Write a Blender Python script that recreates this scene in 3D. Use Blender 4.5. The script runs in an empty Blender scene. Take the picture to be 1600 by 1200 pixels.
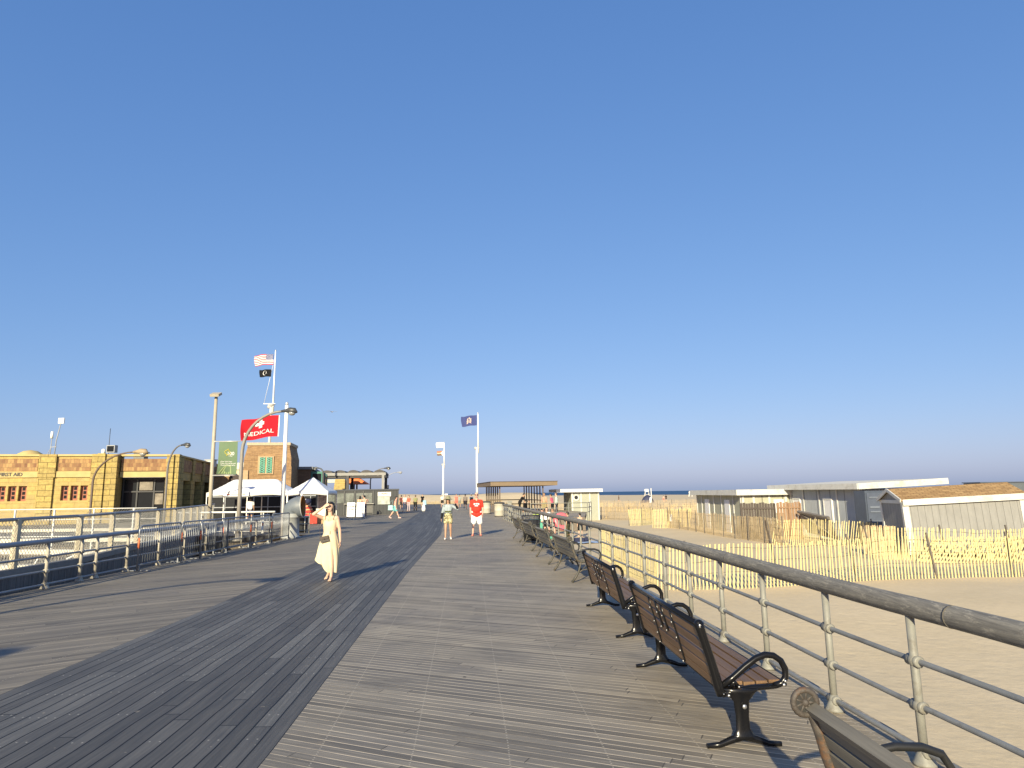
import bpy, math, random
from mathutils import Vector, Matrix, noise
from mathutils.bvhtree import BVHTree
R=math.radians; PI=math.pi
random.seed(7)
sc=bpy.context.scene
col=sc.collection
# ------------------------------------------------------------------ camera
F_PX=1030.; EYE=1.75; ROLL=R(-0.82); PITCH=math.atan(170.5/F_PX)
CM=Matrix.Rotation(PI/2+PITCH,3,'X')@Matrix.Rotation(ROLL,3,'Z')
def ray(u,v): return CM@Vector(((u-800)/F_PX,-(v-600)/F_PX,-1.))
def gp(u,v,z=0.):
    d=ray(u,v); t=(z-EYE)/d.z; return Vector((d.x*t,d.y*t,z))
def at(u,v,Y):
    d=ray(u,v); t=Y/d.y; return Vector((d.x*t,Y,EYE+d.z*t))
cd=bpy.data.cameras.new('camera'); cam=bpy.data.objects.new('camera',cd); col.objects.link(cam)
cd.sensor_width=36; cd.lens=F_PX/1600*36; cd.clip_start=.05; cd.clip_end=60000
cam.matrix_world=Matrix.Translation((0,0,EYE))@CM.to_4x4()
sc.camera=cam
# ------------------------------------------------------------------ light
SUN_EL=R(20.5); SUN_AZ=R(12.5)
sd=Vector((math.sin(SUN_AZ)*math.cos(SUN_EL),math.cos(SUN_AZ)*math.cos(SUN_EL),-math.sin(SUN_EL)))
ld=bpy.data.lights.new('sun','SUN'); ld.energy=5.0; ld.angle=R(.53); ld.color=(1.,.895,.635)
lo=bpy.data.objects.new('sun',ld); col.objects.link(lo); lo.rotation_euler=sd.to_track_quat('-Z','Y').to_euler(); lo.location=(0,-20,30)
w=bpy.data.worlds.new('World'); sc.world=w; w.use_nodes=True
nt=w.node_tree; nt.nodes.clear()
sky=nt.nodes.new('ShaderNodeTexSky'); sky.sky_type='NISHITA'; sky.sun_disc=False
sky.sun_elevation=SUN_EL; sky.sun_rotation=R(192.5); sky.altitude=0; sky.air_density=1.0; sky.dust_density=1.0; sky.ozone_density=6.0
bg=nt.nodes.new('ShaderNodeBackground'); bg.inputs[1].default_value=.15
sp=nt.nodes.new('ShaderNodeSeparateColor'); cb=nt.nodes.new('ShaderNodeCombineColor'); nt.links.new(sky.outputs[0],sp.inputs[0])
for i,(g_,k_) in enumerate(((.80,.80),(.60,.975),(.43,1.62))):          # softer sky contrast, as the phone camera recorded it
    p_=nt.nodes.new('ShaderNodeMath'); p_.operation='POWER'; nt.links.new(sp.outputs[i],p_.inputs[0]); p_.inputs[1].default_value=g_
    q_=nt.nodes.new('ShaderNodeMath'); q_.operation='MULTIPLY'; nt.links.new(p_.outputs[0],q_.inputs[0]); q_.inputs[1].default_value=k_; nt.links.new(q_.outputs[0],cb.inputs[i])
ow=nt.nodes.new('ShaderNodeOutputWorld'); nt.links.new(cb.outputs[0],bg.inputs[0]); nt.links.new(bg.outputs[0],ow.inputs[0])
vs=sc.view_settings; vs.view_transform='Standard'; vs.look='None'; vs.gamma=1; vs.exposure=0.65
# ------------------------------------------------------------------ materials
class NT:
    def __init__(s,name):
        s.m=bpy.data.materials.new(name); s.m.use_nodes=True; s.t=s.m.node_tree; s.t.nodes.clear()
        s.o=s.n('ShaderNodeOutputMaterial'); s.b=s.n('ShaderNodeBsdfPrincipled'); s.l(s.b.outputs[0],s.o.inputs[0])
    def n(s,k,**kw):
        x=s.t.nodes.new(k)
        for a,b in kw.items(): setattr(x,a,b)
        return x
    def l(s,a,b): s.t.links.new(a,b)
    def val(s,sock,v):
        if hasattr(v,'is_output'): s.l(v,sock)
        else: sock.default_value=v
    def math(s,op,a,b=0.,c=0.):
        x=s.n('ShaderNodeMath',operation=op)
        s.val(x.inputs[0],a); s.val(x.inputs[1],b); s.val(x.inputs[2],c); return x.outputs[0]
    def mix(s,f,a,b):
        x=s.n('ShaderNodeMix',data_type='RGBA'); s.val(x.inputs[0],f)
        for k,v in ((6,a),(7,b)): s.val(x.inputs[k],(*v,1) if isinstance(v,tuple) and len(v)==3 else v)
        return x.outputs[2]
    def mul(s,f,a,b):
        x=s.n('ShaderNodeMix',data_type='RGBA',blend_type='MULTIPLY'); s.val(x.inputs[0],f)
        for k,v in ((6,a),(7,b)): s.val(x.inputs[k],(*v,1) if isinstance(v,tuple) and len(v)==3 else v)
        return x.outputs[2]
    def obj(s): return s.n('ShaderNodeTexCoord').outputs['Object']
    def uv(s,name='UVMap'): return s.n('ShaderNodeUVMap',uv_map=name).outputs[0]
    def noise(s,vec,scale,detail=3.,rough=.55):
        x=s.n('ShaderNodeTexNoise'); s.l(vec,x.inputs['Vector']); x.inputs['Scale'].default_value=scale; x.inputs['Detail'].default_value=detail; x.inputs['Roughness'].default_value=rough
        return x.outputs[0]
    def mapv(s,vec,sc=(1,1,1),loc=(0,0,0)):
        x=s.n('ShaderNodeMapping'); s.l(vec,x.inputs[0]); x.inputs['Scale'].default_value=sc; x.inputs['Location'].default_value=loc; return x.outputs[0]
    def ramp(s,f,pts):
        x=s.n('ShaderNodeValToRGB'); s.val(x.inputs[0],f); e=x.color_ramp.elements
        while len(e)<len(pts): e.new(.5)
        for q,(p,c) in zip(e,pts): q.position=p; q.color=(*c,1) if len(c)==3 else c
        return x.outputs[0]
    def bump(s,h,st=.3,d=.01):
        x=s.n('ShaderNodeBump'); x.inputs['Strength'].default_value=st; x.inputs['Distance'].default_value=d; s.l(h,x.inputs['Height']); s.l(x.outputs[0],s.b.inputs['Normal'])
    def base(s,c): s.val(s.b.inputs['Base Color'],(*c,1) if isinstance(c,tuple) else c)
    def rough(s,r): s.val(s.b.inputs['Roughness'],r)
_m={}
def mat(name,rgb,rough=.6,var=.14,scale=6.,metal=0.,bump=0.,stretch=(1,1,1),dirt=None,spec=.5,bscale=60.):
    if name in _m: return _m[name]
    t=NT(name); v=t.mapv(t.obj(),stretch)
    n=t.noise(v,scale,4.); n2=t.noise(v,scale*7,3.)
    f=t.math('ADD',t.math('MULTIPLY',n,.65),t.math('MULTIPLY',n2,.35))
    lo_=tuple(c*(1-var*1.6) for c in rgb); hi=tuple(min(1,c*(1+var*1.6)) for c in rgb)
    c=t.ramp(f,[(.25,lo_),(.75,hi)])
    if dirt:
        d=t.ramp(t.noise(v,scale*.6,5.,.7),[(.52,(0,0,0)),(.66,(1,1,1))]); c=t.mix(d,c,dirt)
    t.base(c); t.rough(rough); t.b.inputs['Metallic'].default_value=metal; t.b.inputs['Specular IOR Level'].default_value=spec
    if bump: t.bump(t.noise(v,bscale,3.),bump,.01)
    _m[name]=t.m; return t.m
def brick_mat(name,c1,c2,mortar,bw,rh,ms=.012,offset=.5,bump=.5,var=.35,rough=.85,nscale=3.):
    if name in _m: return _m[name]
    t=NT(name); uv=t.uv()
    b=t.n('ShaderNodeTexBrick'); t.l(uv,b.inputs['Vector']); b.offset=offset
    for k,v in (('Color1',c1),('Color2',c2),('Mortar',mortar)): b.inputs[k].default_value=(*v,1)
    b.inputs['Scale'].default_value=1; b.inputs['Brick Width'].default_value=bw; b.inputs['Row Height'].default_value=rh
    b.inputs['Mortar Size'].default_value=ms; b.inputs['Mortar Smooth'].default_value=.2; b.inputs['Bias'].default_value=0
    n=t.noise(uv,nscale,5.,.65); k=t.ramp(n,[(.25,(1-var,)*3),(.75,(1.+var*.4,)*3)])
    t.base(t.mul(1.,b.outputs[0],k)); t.rough(rough)
    h=t.math('ADD',t.math('MULTIPLY',b.outputs[1],-1.),t.math('MULTIPLY',t.noise(uv,14,4.),.8)); t.bump(h,bump,.03)
    _m[name]=t.m; return t.m
# ------------------------------------------------------------------ mesh builder
class MB:
    def __init__(s): s.v=[];s.f=[];s.m=[];s.sm=[];s.uvd={}
    def add(s,vs,fs,mi=0,smooth=False):
        o=len(s.v); s.v+= [tuple(v) for v in vs]
        for f in fs: s.f.append(tuple(i+o for i in f)); s.m.append(mi); s.sm.append(smooth)
        return s
    def box(s,c,size,rot=None,mi=0,taper=1.):
        x,y,z=(q/2 for q in size); P=[]
        for sz in (-1,1):
            k=taper if sz>0 else 1.
            for sx,sy in ((-1,-1),(1,-1),(1,1),(-1,1)): P.append(Vector((sx*x*k,sy*y*k,sz*z)))
        if rot is not None:
            if isinstance(rot,(int,float)): rot=Matrix.Rotation(rot,3,'Z')
            P=[rot@p for p in P]
        c=Vector(c); P=[p+c for p in P]
        return s.add(P,[(3,2,1,0),(4,5,6,7),(0,1,5,4),(1,2,6,5),(2,3,7,6),(3,0,4,7)],mi)
    def bx(s,x0,x1,y0,y1,z0,z1,mi=0): return s.box(((x0+x1)/2,(y0+y1)/2,(z0+z1)/2),(x1-x0,y1-y0,z1-z0),None,mi)
    def bar(s,a,b,w,h,mi=0,up=(0,0,1)):
        a=Vector(a);b=Vector(b);d=(b-a).normalized(); u=Vector(up)
        if abs(d.dot(u))>.98: u=Vector((0,1,0))
        x=d.cross(u).normalized(); z=x.cross(d)
        P=[q+x*sx*w/2+z*sz*h/2 for q in (a,b) for sx,sz in ((-1,-1),(1,-1),(1,1),(-1,1))]
        return s.add(P,[(0,1,2,3),(7,6,5,4),(1,0,4,5),(2,1,5,6),(3,2,6,7),(0,3,7,4)],mi)
    def tube(s,path,r,seg=8,mi=0,smooth=True,caps=True,sx=1.,sz=1.):
        P=[Vector(p) for p in path]; n=len(P)
        rr=r if isinstance(r,(list,tuple)) else [r]*n
        T=[]
        for i in range(n):
            d=(P[min(i+1,n-1)]-P[max(i-1,0)]); T.append(d.normalized() if d.length>1e-9 else Vector((0,0,1)))
        ref=Vector((0,0,1)) if abs(T[0].z)<.9 else Vector((1,0,0))
        N=T[0].cross(ref).normalized(); vs=[]
        for i in range(n):
            N=(N-T[i]*N.dot(T[i])); N.normalize(); B=T[i].cross(N)
            for k in range(seg):
                a=2*PI*k/seg; vs.append(P[i]+N*math.cos(a)*rr[i]*sx+B*math.sin(a)*rr[i]*sz)
        fs=[]
        for i in range(n-1):
            for k in range(seg):
                k2=(k+1)%seg; fs.append((i*seg+k,i*seg+k2,(i+1)*seg+k2,(i+1)*seg+k))
        s.add(vs,fs,mi,smooth)
        if caps:
            o=len(s.v)-len(vs)
            s.f.append(tuple(o+k for k in reversed(range(seg)))); s.m.append(mi); s.sm.append(False)
            s.f.append(tuple(o+(n-1)*seg+k for k in range(seg))); s.m.append(mi); s.sm.append(False)
        return s
    def cyl(s,c,r,h,seg=16,mi=0,r2=None): return s.tube([c,(c[0],c[1],c[2]+h)],[r,r if r2 is None else r2],seg,mi)
    def lathe(s,prof,c=(0,0,0),seg=20,mi=0,smooth=True):
        c=Vector(c);vs=[];n=len(prof)
        for r,z in prof:
            for k in range(seg):
                a=2*PI*k/seg; vs.append(c+Vector((r*math.cos(a),r*math.sin(a),z)))
        fs=[(i*seg+k,i*seg+(k+1)%seg,(i+1)*seg+(k+1)%seg,(i+1)*seg+k) for i in range(n-1) for k in range(seg)]
        fs.append(tuple(reversed(range(seg)))); fs.append(tuple((n-1)*seg+k for k in range(seg)))
        return s.add(vs,fs,mi,smooth)
    def ell(s,c,r,seg=12,rings=8,mi=0,rot=None):
        c=Vector(c);vs=[]
        for i in range(1,rings):
            a=PI*i/rings
            for k in range(seg):
                b=2*PI*k/seg; p=Vector((r[0]*math.sin(a)*math.cos(b),r[1]*math.sin(a)*math.sin(b),r[2]*math.cos(a)))
                vs.append(c+(rot@p if rot else p))
        p=Vector((0,0,r[2])); vs.append(c+(rot@p if rot else p)); vs.append(c-(rot@p if rot else p)); t=len(vs)-2
        fs=[(i*seg+k,(i+1)*seg+k,(i+1)*seg+(k+1)%seg,i*seg+(k+1)%seg) for i in range(rings-2) for k in range(seg)]
        fs+=[(t,k,(k+1)%seg) for k in range(seg)]; o=(rings-2)*seg; fs+=[(t+1,o+(k+1)%seg,o+k) for k in range(seg)]
        return s.add(vs,fs,mi,True)
    def cap(s,a,b,r0,r1,seg=12):
        a=Vector(a);b=Vector(b);d=b-a;L=d.length
        if L<1e-6: return s.ell(a,(r0,r0,r0))
        d/=L; P=[];rr=[]
        for i in range(5):
            t=i/5*PI/2; P.append(a-d*r0*math.cos(t)); rr.append(max(r0*math.sin(t),r0*.04))
        P.append(a);rr.append(r0);P.append(b);rr.append(r1)
        for i in range(1,6):
            t=i/5*PI/2; P.append(b+d*r1*math.sin(t)); rr.append(max(r1*math.cos(t),r1*.04))
        return s.tube(P,rr,seg)
    def prism(s,poly,z0,z1,mi=0):
        n=len(poly); vs=[(x,y,z0) for x,y in poly]+[(x,y,z1) for x,y in poly]
        fs=[tuple(reversed(range(n))),tuple(range(n,2*n))]+[(i,(i+1)%n,n+(i+1)%n,n+i) for i in range(n)]
        return s.add(vs,fs,mi)
    def mesh(s,name,mats):
        me=bpy.data.meshes.new(name); me.from_pydata(s.v,[],s.f)
        for m in (mats if isinstance(mats,(list,tuple)) else [mats]): me.materials.append(m)
        me.polygons.foreach_set('material_index',s.m); me.polygons.foreach_set('use_smooth',s.sm); me.update()
        uv=me.uv_layers.new(name='UVMap').data
        for p in me.polygons:
            nx,ny,nz=(abs(q) for q in p.normal)
            for li in p.loop_indices:
                c=s.v[me.loops[li].vertex_index]
                uv[li].uv=(c[0],c[1]) if nz>=nx and nz>=ny else ((c[1],c[2]) if nx>ny else (c[0],c[2]))
        return me
    def build(s,name,mats,parent=None,loc=None,rz=None):
        o=bpy.data.objects.new(name,s.mesh(name,mats)); col.objects.link(o)
        if parent: o.parent=parent
        if loc is not None: o.location=loc
        if rz is not None: o.rotation_euler=(0,0,rz)
        return o
def tag(o,label,cat,group=None):
    o['label']=label; o['category']=cat
    if group: o['group']=group
    return o
def thing(name,label,cat,loc=(0,0,0),rz=0.,group=None,rot=None):
    o=bpy.data.objects.new(name,None); col.objects.link(o); o.location=loc; o.rotation_euler=rot if rot else (0,0,rz); o.empty_display_size=.2
    return tag(o,label,cat,group)
def copy_tree(o,parent=None):
    c=o.copy(); col.objects.link(c); c.parent=parent
    for ch in list(o.children): copy_tree(ch,c)
    return c
def interp(pts,t):
    if t<=pts[0][0]: a,b=pts[0],pts[1]
    elif t>=pts[-1][0]: a,b=pts[-2],pts[-1]
    else:
        for a,b in zip(pts,pts[1:]):
            if a[0]<=t<=b[0]: break
    k=(t-a[0])/(b[0]-a[0]); return a[1]+(b[1]-a[1])*k
def text_geo(s,size,bold=0.):
    c=bpy.data.curves.new('text','FONT'); c.body=s; c.size=size; c.align_x='CENTER'; c.align_y='CENTER'; c.resolution_u=3; c.offset=bold
    o=bpy.data.objects.new('text',c); col.objects.link(o); dg=bpy.context.evaluated_depsgraph_get()
    me=o.evaluated_get(dg).to_mesh(); vs=[tuple(v.co) for v in me.vertices]; fs=[tuple(p.vertices) for p in me.polygons]
    o.evaluated_get(dg).to_mesh_clear(); bpy.data.objects.remove(o); bpy.data.curves.remove(c)
    return vs,fs
def remesh(mb,name,voxel,mats,smooth=3,fac=.5):
    me=bpy.data.meshes.new('tmp'); me.from_pydata(mb.v,[],mb.f); me.update()
    o=bpy.data.objects.new('tmp',me); col.objects.link(o)
    r=o.modifiers.new('r','REMESH'); r.mode='VOXEL'; r.voxel_size=voxel; r.use_smooth_shade=True
    if smooth: q=o.modifiers.new('s','SMOOTH'); q.iterations=smooth; q.factor=fac
    dg=bpy.context.evaluated_depsgraph_get(); nm=bpy.data.meshes.new_from_object(o.evaluated_get(dg)); nm.name=name
    bpy.data.objects.remove(o); bpy.data.meshes.remove(me)
    nm.materials.clear()
    for m in (mats if isinstance(mats,(list,tuple)) else [mats]): nm.materials.append(m)
    return nm
def meshobj(name,me,parent=None):
    o=bpy.data.objects.new(name,me); col.objects.link(o)
    if parent: o.parent=parent
    return o
def struct(o): o['kind']='structure'; return o
# ------------------------------------------------------------------ setting: sand, sea, boardwalk
STRIP_R=[(-8,-1.25),(4.66,-1.69),(9.7,-2.04),(16.1,-2.48),(29.7,-3.22),(43.4,-4.5),(75,-7.3),(125,-13.5)]
STRIP_L=[(-8,-4.35),(6.38,-4.71),(10.3,-4.88),(17.1,-5.25),(29,-5.95),(47.5,-7.45),(75,-10.2),(125,-16.6)]
RAIL=[(-6,3.05),(3.66,2.68),(4.57,2.60),(5.62,2.54),(6.9,2.5),(8.63,2.43),(10.2,2.36),(12.05,2.24),(14.25,2.05),(18.7,1.7),(23.2,1.26),(29.3,.76),(39.9,-.08),(46.5,-.75)]
def rail_x(Y): return sum(interp(RAIL,Y+d) for d in (-1.5,-.75,0,.75,1.5))/5 if Y>6 else interp(RAIL,Y)
def deck_mat(name,kind):
    t=NT(name); ob=t.obj(); cu=t.uv('curve')
    sx=t.n('ShaderNodeSeparateXYZ'); t.l(ob,sx.inputs[0]); X,Y=sx.outputs[0],sx.outputs[1]
    sc_=t.n('ShaderNodeSeparateXYZ'); t.l(cu,sc_.inputs[0]); CT,CS=sc_.outputs[0],sc_.outputs[1]
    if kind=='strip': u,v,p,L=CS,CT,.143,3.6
    else:
        a=R(-24) if kind=='right' else R(37)
        u=t.math('ADD',t.math('MULTIPLY',X,math.cos(a)),t.math('MULTIPLY',Y,math.sin(a)))
        v=t.math('ADD',t.math('MULTIPLY',X,-math.sin(a)),t.math('MULTIPLY',Y,math.cos(a))); p,L=.086,4.2
    vp=t.math('DIVIDE',v,p); row=t.math('FLOOR',vp); fr=t.math('FRACT',vp)
    wn=t.n('ShaderNodeTexWhiteNoise',noise_dimensions='1D'); t.l(row,wn.inputs['W'])
    ul=t.math('DIVIDE',t.math('ADD',u,t.math('MULTIPLY',wn.outputs[0],L*3)),L); seg=t.math('FLOOR',ul); uf=t.math('FRACT',ul)
    cb=t.n('ShaderNodeCombineXYZ'); t.l(row,cb.inputs[0]); t.l(seg,cb.inputs[1])
    w2=t.n('ShaderNodeTexWhiteNoise',noise_dimensions='2D'); t.l(cb.outputs[0],w2.inputs['Vector']); rnd=w2.outputs[0]
    cc=t.n('ShaderNodeCombineXYZ'); t.l(t.math('MULTIPLY',u,1.4),cc.inputs[0]); t.l(t.math('MULTIPLY',v,42.),cc.inputs[1]); t.l(t.math('MULTIPLY',rnd,30.),cc.inputs[2])
    grain=t.noise(cc.outputs[0],1.,5.,.65)
    big=t.noise(ob,.45,4.,.6)
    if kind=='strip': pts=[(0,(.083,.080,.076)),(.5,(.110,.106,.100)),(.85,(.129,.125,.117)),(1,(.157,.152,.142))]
    elif kind=='right': pts=[(0,(.17,.152,.128)),(.25,(.225,.201,.168)),(.7,(.255,.228,.19)),(1,(.32,.282,.228))]
    else: pts=[(0,(.135,.121,.102)),(.3,(.185,.166,.138)),(.7,(.215,.191,.157)),(1,(.29,.254,.203))]
    c=t.ramp(rnd,pts)
    g=t.ramp(grain,[(.3,(.62,.62,.62)),(.7,(1.22,1.2,1.17))]); c=t.mul(1.,c,g)
    if kind!='strip':
        st=t.ramp(big,[(.35,(.82,.83,.86)),(.65,(1.14,1.12,1.05))]); c=t.mul(1.,c,st)
        bl=t.ramp(t.noise(ob,2.6,5.,.7),[(.60,(0,0,0)),(.78,(.55,.55,.55))]); c=t.mix(bl,c,(.30,.245,.17))
        if kind=='right':
            ed=t.n('ShaderNodeMapRange'); t.l(CT,ed.inputs[0]); ed.inputs[1].default_value=1.9; ed.inputs[2].default_value=4.6; ed.interpolation_type='SMOOTHSTEP'
            pn=t.ramp(t.noise(ob,1.7,5.,.65),[(.36,(.15,.15,.15)),(.62,(.8,.8,.8))]); c=t.mix(t.math('MULTIPLY',ed.outputs[0],pn),c,(.36,.29,.195))   # wind-blown sand film
    else:
        st=t.ramp(t.noise(ob,.8,4.,.6),[(.3,(.85,.85,.86)),(.7,(1.12,1.12,1.12))]); c=t.mul(1.,c,st)
    # gaps between boards
    e=t.math('MINIMUM',fr,t.math('SUBTRACT',1.,fr)); gw=.062 if kind=='strip' else .078
    wob=t.math('MULTIPLY',t.noise(cc.outputs[0],.8,2.),gw*.5)
    gap=t.n('ShaderNodeMapRange'); t.l(e,gap.inputs[0]); gap.inputs[1].default_value=gw*.45; t.l(t.math('ADD',wob,gw*.75),gap.inputs[2]); gap.inputs[3].default_value=1; gap.inputs[4].default_value=0
    G=gap.outputs[0]
    ue=t.math('MINIMUM',uf,t.math('SUBTRACT',1.,uf)); bj=t.math('LESS_THAN',ue,.0016 if kind=='strip' else .0012)
    if kind=='strip':
        c=t.mix(G,c,(.004,.004,.005)); c=t.mix(bj,c,(.01,.01,.01))
        js=t.math('DIVIDE',CS,.62); jf=t.math('ABSOLUTE',t.math('SUBTRACT',t.math('FRACT',t.math('ADD',js,t.math('MULTIPLY',rnd,.30))),.5)); jd=t.math('MULTIPLY',jf,.62)
        vd=t.math('MULTIPLY',t.math('ABSOLUTE',t.math('SUBTRACT',t.math('ABSOLUTE',t.math('SUBTRACT',fr,.5)),.26)),p)
        d=t.math('POWER',t.math('ADD',t.math('POWER',jd,2.),t.math('POWER',vd,2.)),.5)
        k=t.math('MULTIPLY',t.math('LESS_THAN',d,.0075),t.math('GREATER_THAN',rnd,.45)); c=t.mix(k,c,(.36,.34,.30))
        sp=t.math('GREATER_THAN',t.noise(ob,9.,2.,.6),.735); c=t.mix(t.math('MULTIPLY',sp,.45),c,(.36,.31,.24))
    else:
        sandy=t.n('ShaderNodeMapRange'); t.l(t.noise(ob,1.1,4.,.6),sandy.inputs[0]); sandy.inputs[1].default_value=.30; sandy.inputs[2].default_value=.52
        gc=t.mix(sandy.outputs[0],(.07,.06,.048),(.60,.50,.36) if kind=='right' else (.26,.215,.16)); c=t.mix(G,c,gc)
        c=t.mix(bj,c,(.10,.088,.072))
        js=t.math('DIVIDE',CT,.66); jf=t.math('ABSOLUTE',t.math('SUBTRACT',t.math('FRACT',js),.5)); jd=t.math('MULTIPLY',jf,.66)
        vd=t.math('MULTIPLY',t.math('ABSOLUTE',t.math('SUBTRACT',t.math('ABSOLUTE',t.math('SUBTRACT',fr,.5)),.2)),p)
        d=t.math('POWER',t.math('ADD',t.math('POWER',jd,2.),t.math('POWER',vd,2.)),.5)
        k=t.math('LESS_THAN',d,.006); c=t.mix(k,c,(.42,.37,.29))
        kn=t.math('GREATER_THAN',t.noise(ob,4.5,1.),.79); c=t.mix(t.math('MULTIPLY',kn,.7),c,(.035,.03,.025))
    t.base(c); t.rough(t.math('ADD',.54 if kind=='strip' else .60,t.math('MULTIPLY',grain,.25))); t.b.inputs['Specular IOR Level'].default_value=.38 if kind=='strip' else .36
    if kind=='strip': h=t.math('ADD',t.math('MULTIPLY',G,-1.),t.math('MULTIPLY',grain,.25))
    else: h=t.math('ADD',t.math('MULTIPLY',G,-.45),t.math('MULTIPLY',grain,.3))
    t.bump(h,.45,.006)
    return t.m
def make_deck():
    me_v=[];fs=[];ms=[];uvs=[]
    def quad(P,T,m):
        o=len(me_v); me_v.extend(P); fs.append(tuple(range(o,o+len(P)))); ms.append(m); uvs.append(T)
    Ys=[-8+i for i in range(0,133)]
    def XL(Y): return -9.52 if Y<31.5 else -46.
    def XR(Y): return rail_x(Y)+.2 if Y<46.5 else (interp([(46.5,-.5),(47.5,5.),(60,6.5),(76,3.),(90,-1.),(125,-6)],Y))
    for a,b in zip(Ys,Ys[1:]):
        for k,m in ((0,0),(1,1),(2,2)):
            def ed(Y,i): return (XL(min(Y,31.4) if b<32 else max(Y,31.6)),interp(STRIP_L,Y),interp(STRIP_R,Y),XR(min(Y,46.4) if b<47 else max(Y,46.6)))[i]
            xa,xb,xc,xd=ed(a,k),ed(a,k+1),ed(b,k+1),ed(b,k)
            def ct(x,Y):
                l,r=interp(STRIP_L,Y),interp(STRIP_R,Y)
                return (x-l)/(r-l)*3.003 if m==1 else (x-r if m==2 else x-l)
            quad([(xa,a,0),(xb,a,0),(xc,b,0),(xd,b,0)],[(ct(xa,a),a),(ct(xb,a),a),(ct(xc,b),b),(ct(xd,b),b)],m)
            if k==2: quad([(xb,a,-.35),(xc,b,-.35),(xc,b,0),(xb,a,0)],[(0,0),(1,0),(1,.3),(0,.3)],3)
            if k==0 and b<32: quad([(xd,b,-.35),(xa,a,-.35),(xa,a,0),(xd,b,0)],[(0,0),(1,0),(1,.3),(0,.3)],3)
    quad([(-46,32,-.9),(-9.52,32,-.9),(-9.52,32,0),(-46,32,0)],[(0,0),(1,0),(1,1),(0,1)],3)
    quad([(5,47,-.9),(-.55,47,-.9),(-.55,47,0),(5,47,0)],[(0,0),(1,0),(1,1),(0,1)],3)
    me=bpy.data.meshes.new('boardwalk'); me.from_pydata(me_v,[],fs)
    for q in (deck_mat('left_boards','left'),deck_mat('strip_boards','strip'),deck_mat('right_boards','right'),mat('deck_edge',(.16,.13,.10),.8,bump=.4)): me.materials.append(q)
    me.polygons.foreach_set('material_index',ms); u=me.uv_layers.new(name='curve').data; i=0
    for T in uvs:
        for q in T: u[i].uv=q; i+=1
    o=bpy.data.objects.new('boardwalk',me); col.objects.link(o); struct(o)
make_deck()
SZ=-.9
def sand_h(x,y):
    z=SZ
    n=noise.noise(Vector((x*.09,y*.09,1.3)))*.16+noise.noise(Vector((x*.3,y*.3,7.)))*.05+noise.noise(Vector((x*1.1,y*1.1,3.)))*.018
    if x>rail_x(max(-6,min(46,y)))+.6 and y<250: z+=n*min(1,(x-rail_x(max(-6,min(46,y))))*.35)
    if x<-9: z=-1.0+n*.4
    # drift against the boardwalk edge and low dunes beyond its far end
    dx=x-rail_x(max(-6,min(46,y)))
    if 0<dx<3.2 and y<47: z+=.28*(1-dx/3.2)**2
    k=max(0,min(1,(y-126)/22)); e=max(0,min(1,(16-x)/14)); f=max(0,min(1,(250-y)/60)); k=k*k*(3-2*k); e=e*e*(3-2*e)
    z+=k*e*f*(2.5+noise.noise(Vector((x*.05,y*.05,9.)))*.9)
    return z
def make_sand():
    xs=[-900,-500,-300,-200,-140,-100,-75]+[-60+i*2.5 for i in range(21)]+[-7+i*3. for i in range(3)]+[1+i*.42 for i in range(76)]+[33+i*1.6 for i in range(30)]+[84,92,102,115,135,160,200,260,330,420,560,760,1000]
    ys=[-60,-40,-25,-15]+[-8+i*.75 for i in range(72)]+[46+i*1.3 for i in range(50)]+[112+i*3. for i in range(50)]+[265,285,310,340,380,430,490,560,650,760,900,1100]
    def shore(x): return 553-2.0*(x-100)+14*math.sin(x*.02)
    vs=[];fs=[]
    for y in ys:
        for x in xs:
            z=sand_h(x,y); s=shore(x)-y
            if s<60: z=min(z,SZ)-.9*(1-max(-60,s)/60.)*.5
            vs.append((x,y,z))
    n=len(xs); fs=[(j*n+i,j*n+i+1,(j+1)*n+i+1,(j+1)*n+i) for j in range(len(ys)-1) for i in range(n-1)]
    t=NT('sand'); ob=t.obj()
    c=t.ramp(t.noise(ob,.5,5.,.6),[(.3,(.60,.48,.305)),(.7,(.66,.53,.345))])
    c=t.mul(.75,c,t.ramp(t.noise(ob,7.,4.,.7),[(.3,(.91,.905,.90)),(.7,(1.04,1.04,1.04))]))
    sh=t.math('GREATER_THAN',t.noise(ob,13.,2.),.76); c=t.mix(t.math('MULTIPLY',sh,.5),c,(.62,.54,.42))
    t.base(c); t.rough(.95); t.b.inputs['Specular IOR Level'].default_value=.1
    rip=t.noise(t.mapv(ob,(1.,2.2,1.)),3.4,4.,.6); foot=t.noise(ob,3.2,3.,.6)
    vo=t.n('ShaderNodeTexVoronoi'); t.l(t.mapv(ob,(1.5,1.5,1.5)),vo.inputs['Vector']); vo.inputs['Scale'].default_value=1.6; vo.inputs['Randomness'].default_value=1.
    dm=t.n('ShaderNodeMapRange'); t.l(vo.outputs[0],dm.inputs[0]); dm.inputs[1].default_value=.05; dm.inputs[2].default_value=.28; dm.interpolation_type='SMOOTHSTEP'
    ar=t.n('ShaderNodeMapRange'); t.l(t.noise(ob,.22,2.),ar.inputs[0]); ar.inputs[1].default_value=.45; ar.inputs[2].default_value=.62
    t.bump(t.math('ADD',t.math('ADD',t.math('MULTIPLY',rip,.32),t.math('MULTIPLY',foot,.8)),t.math('MULTIPLY',t.math('MULTIPLY',dm.outputs[0],ar.outputs[0]),.35)),.32,.05)
    o=MB().add(vs,fs,0,True).build('sand',t.m); struct(o)
make_sand()
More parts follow.
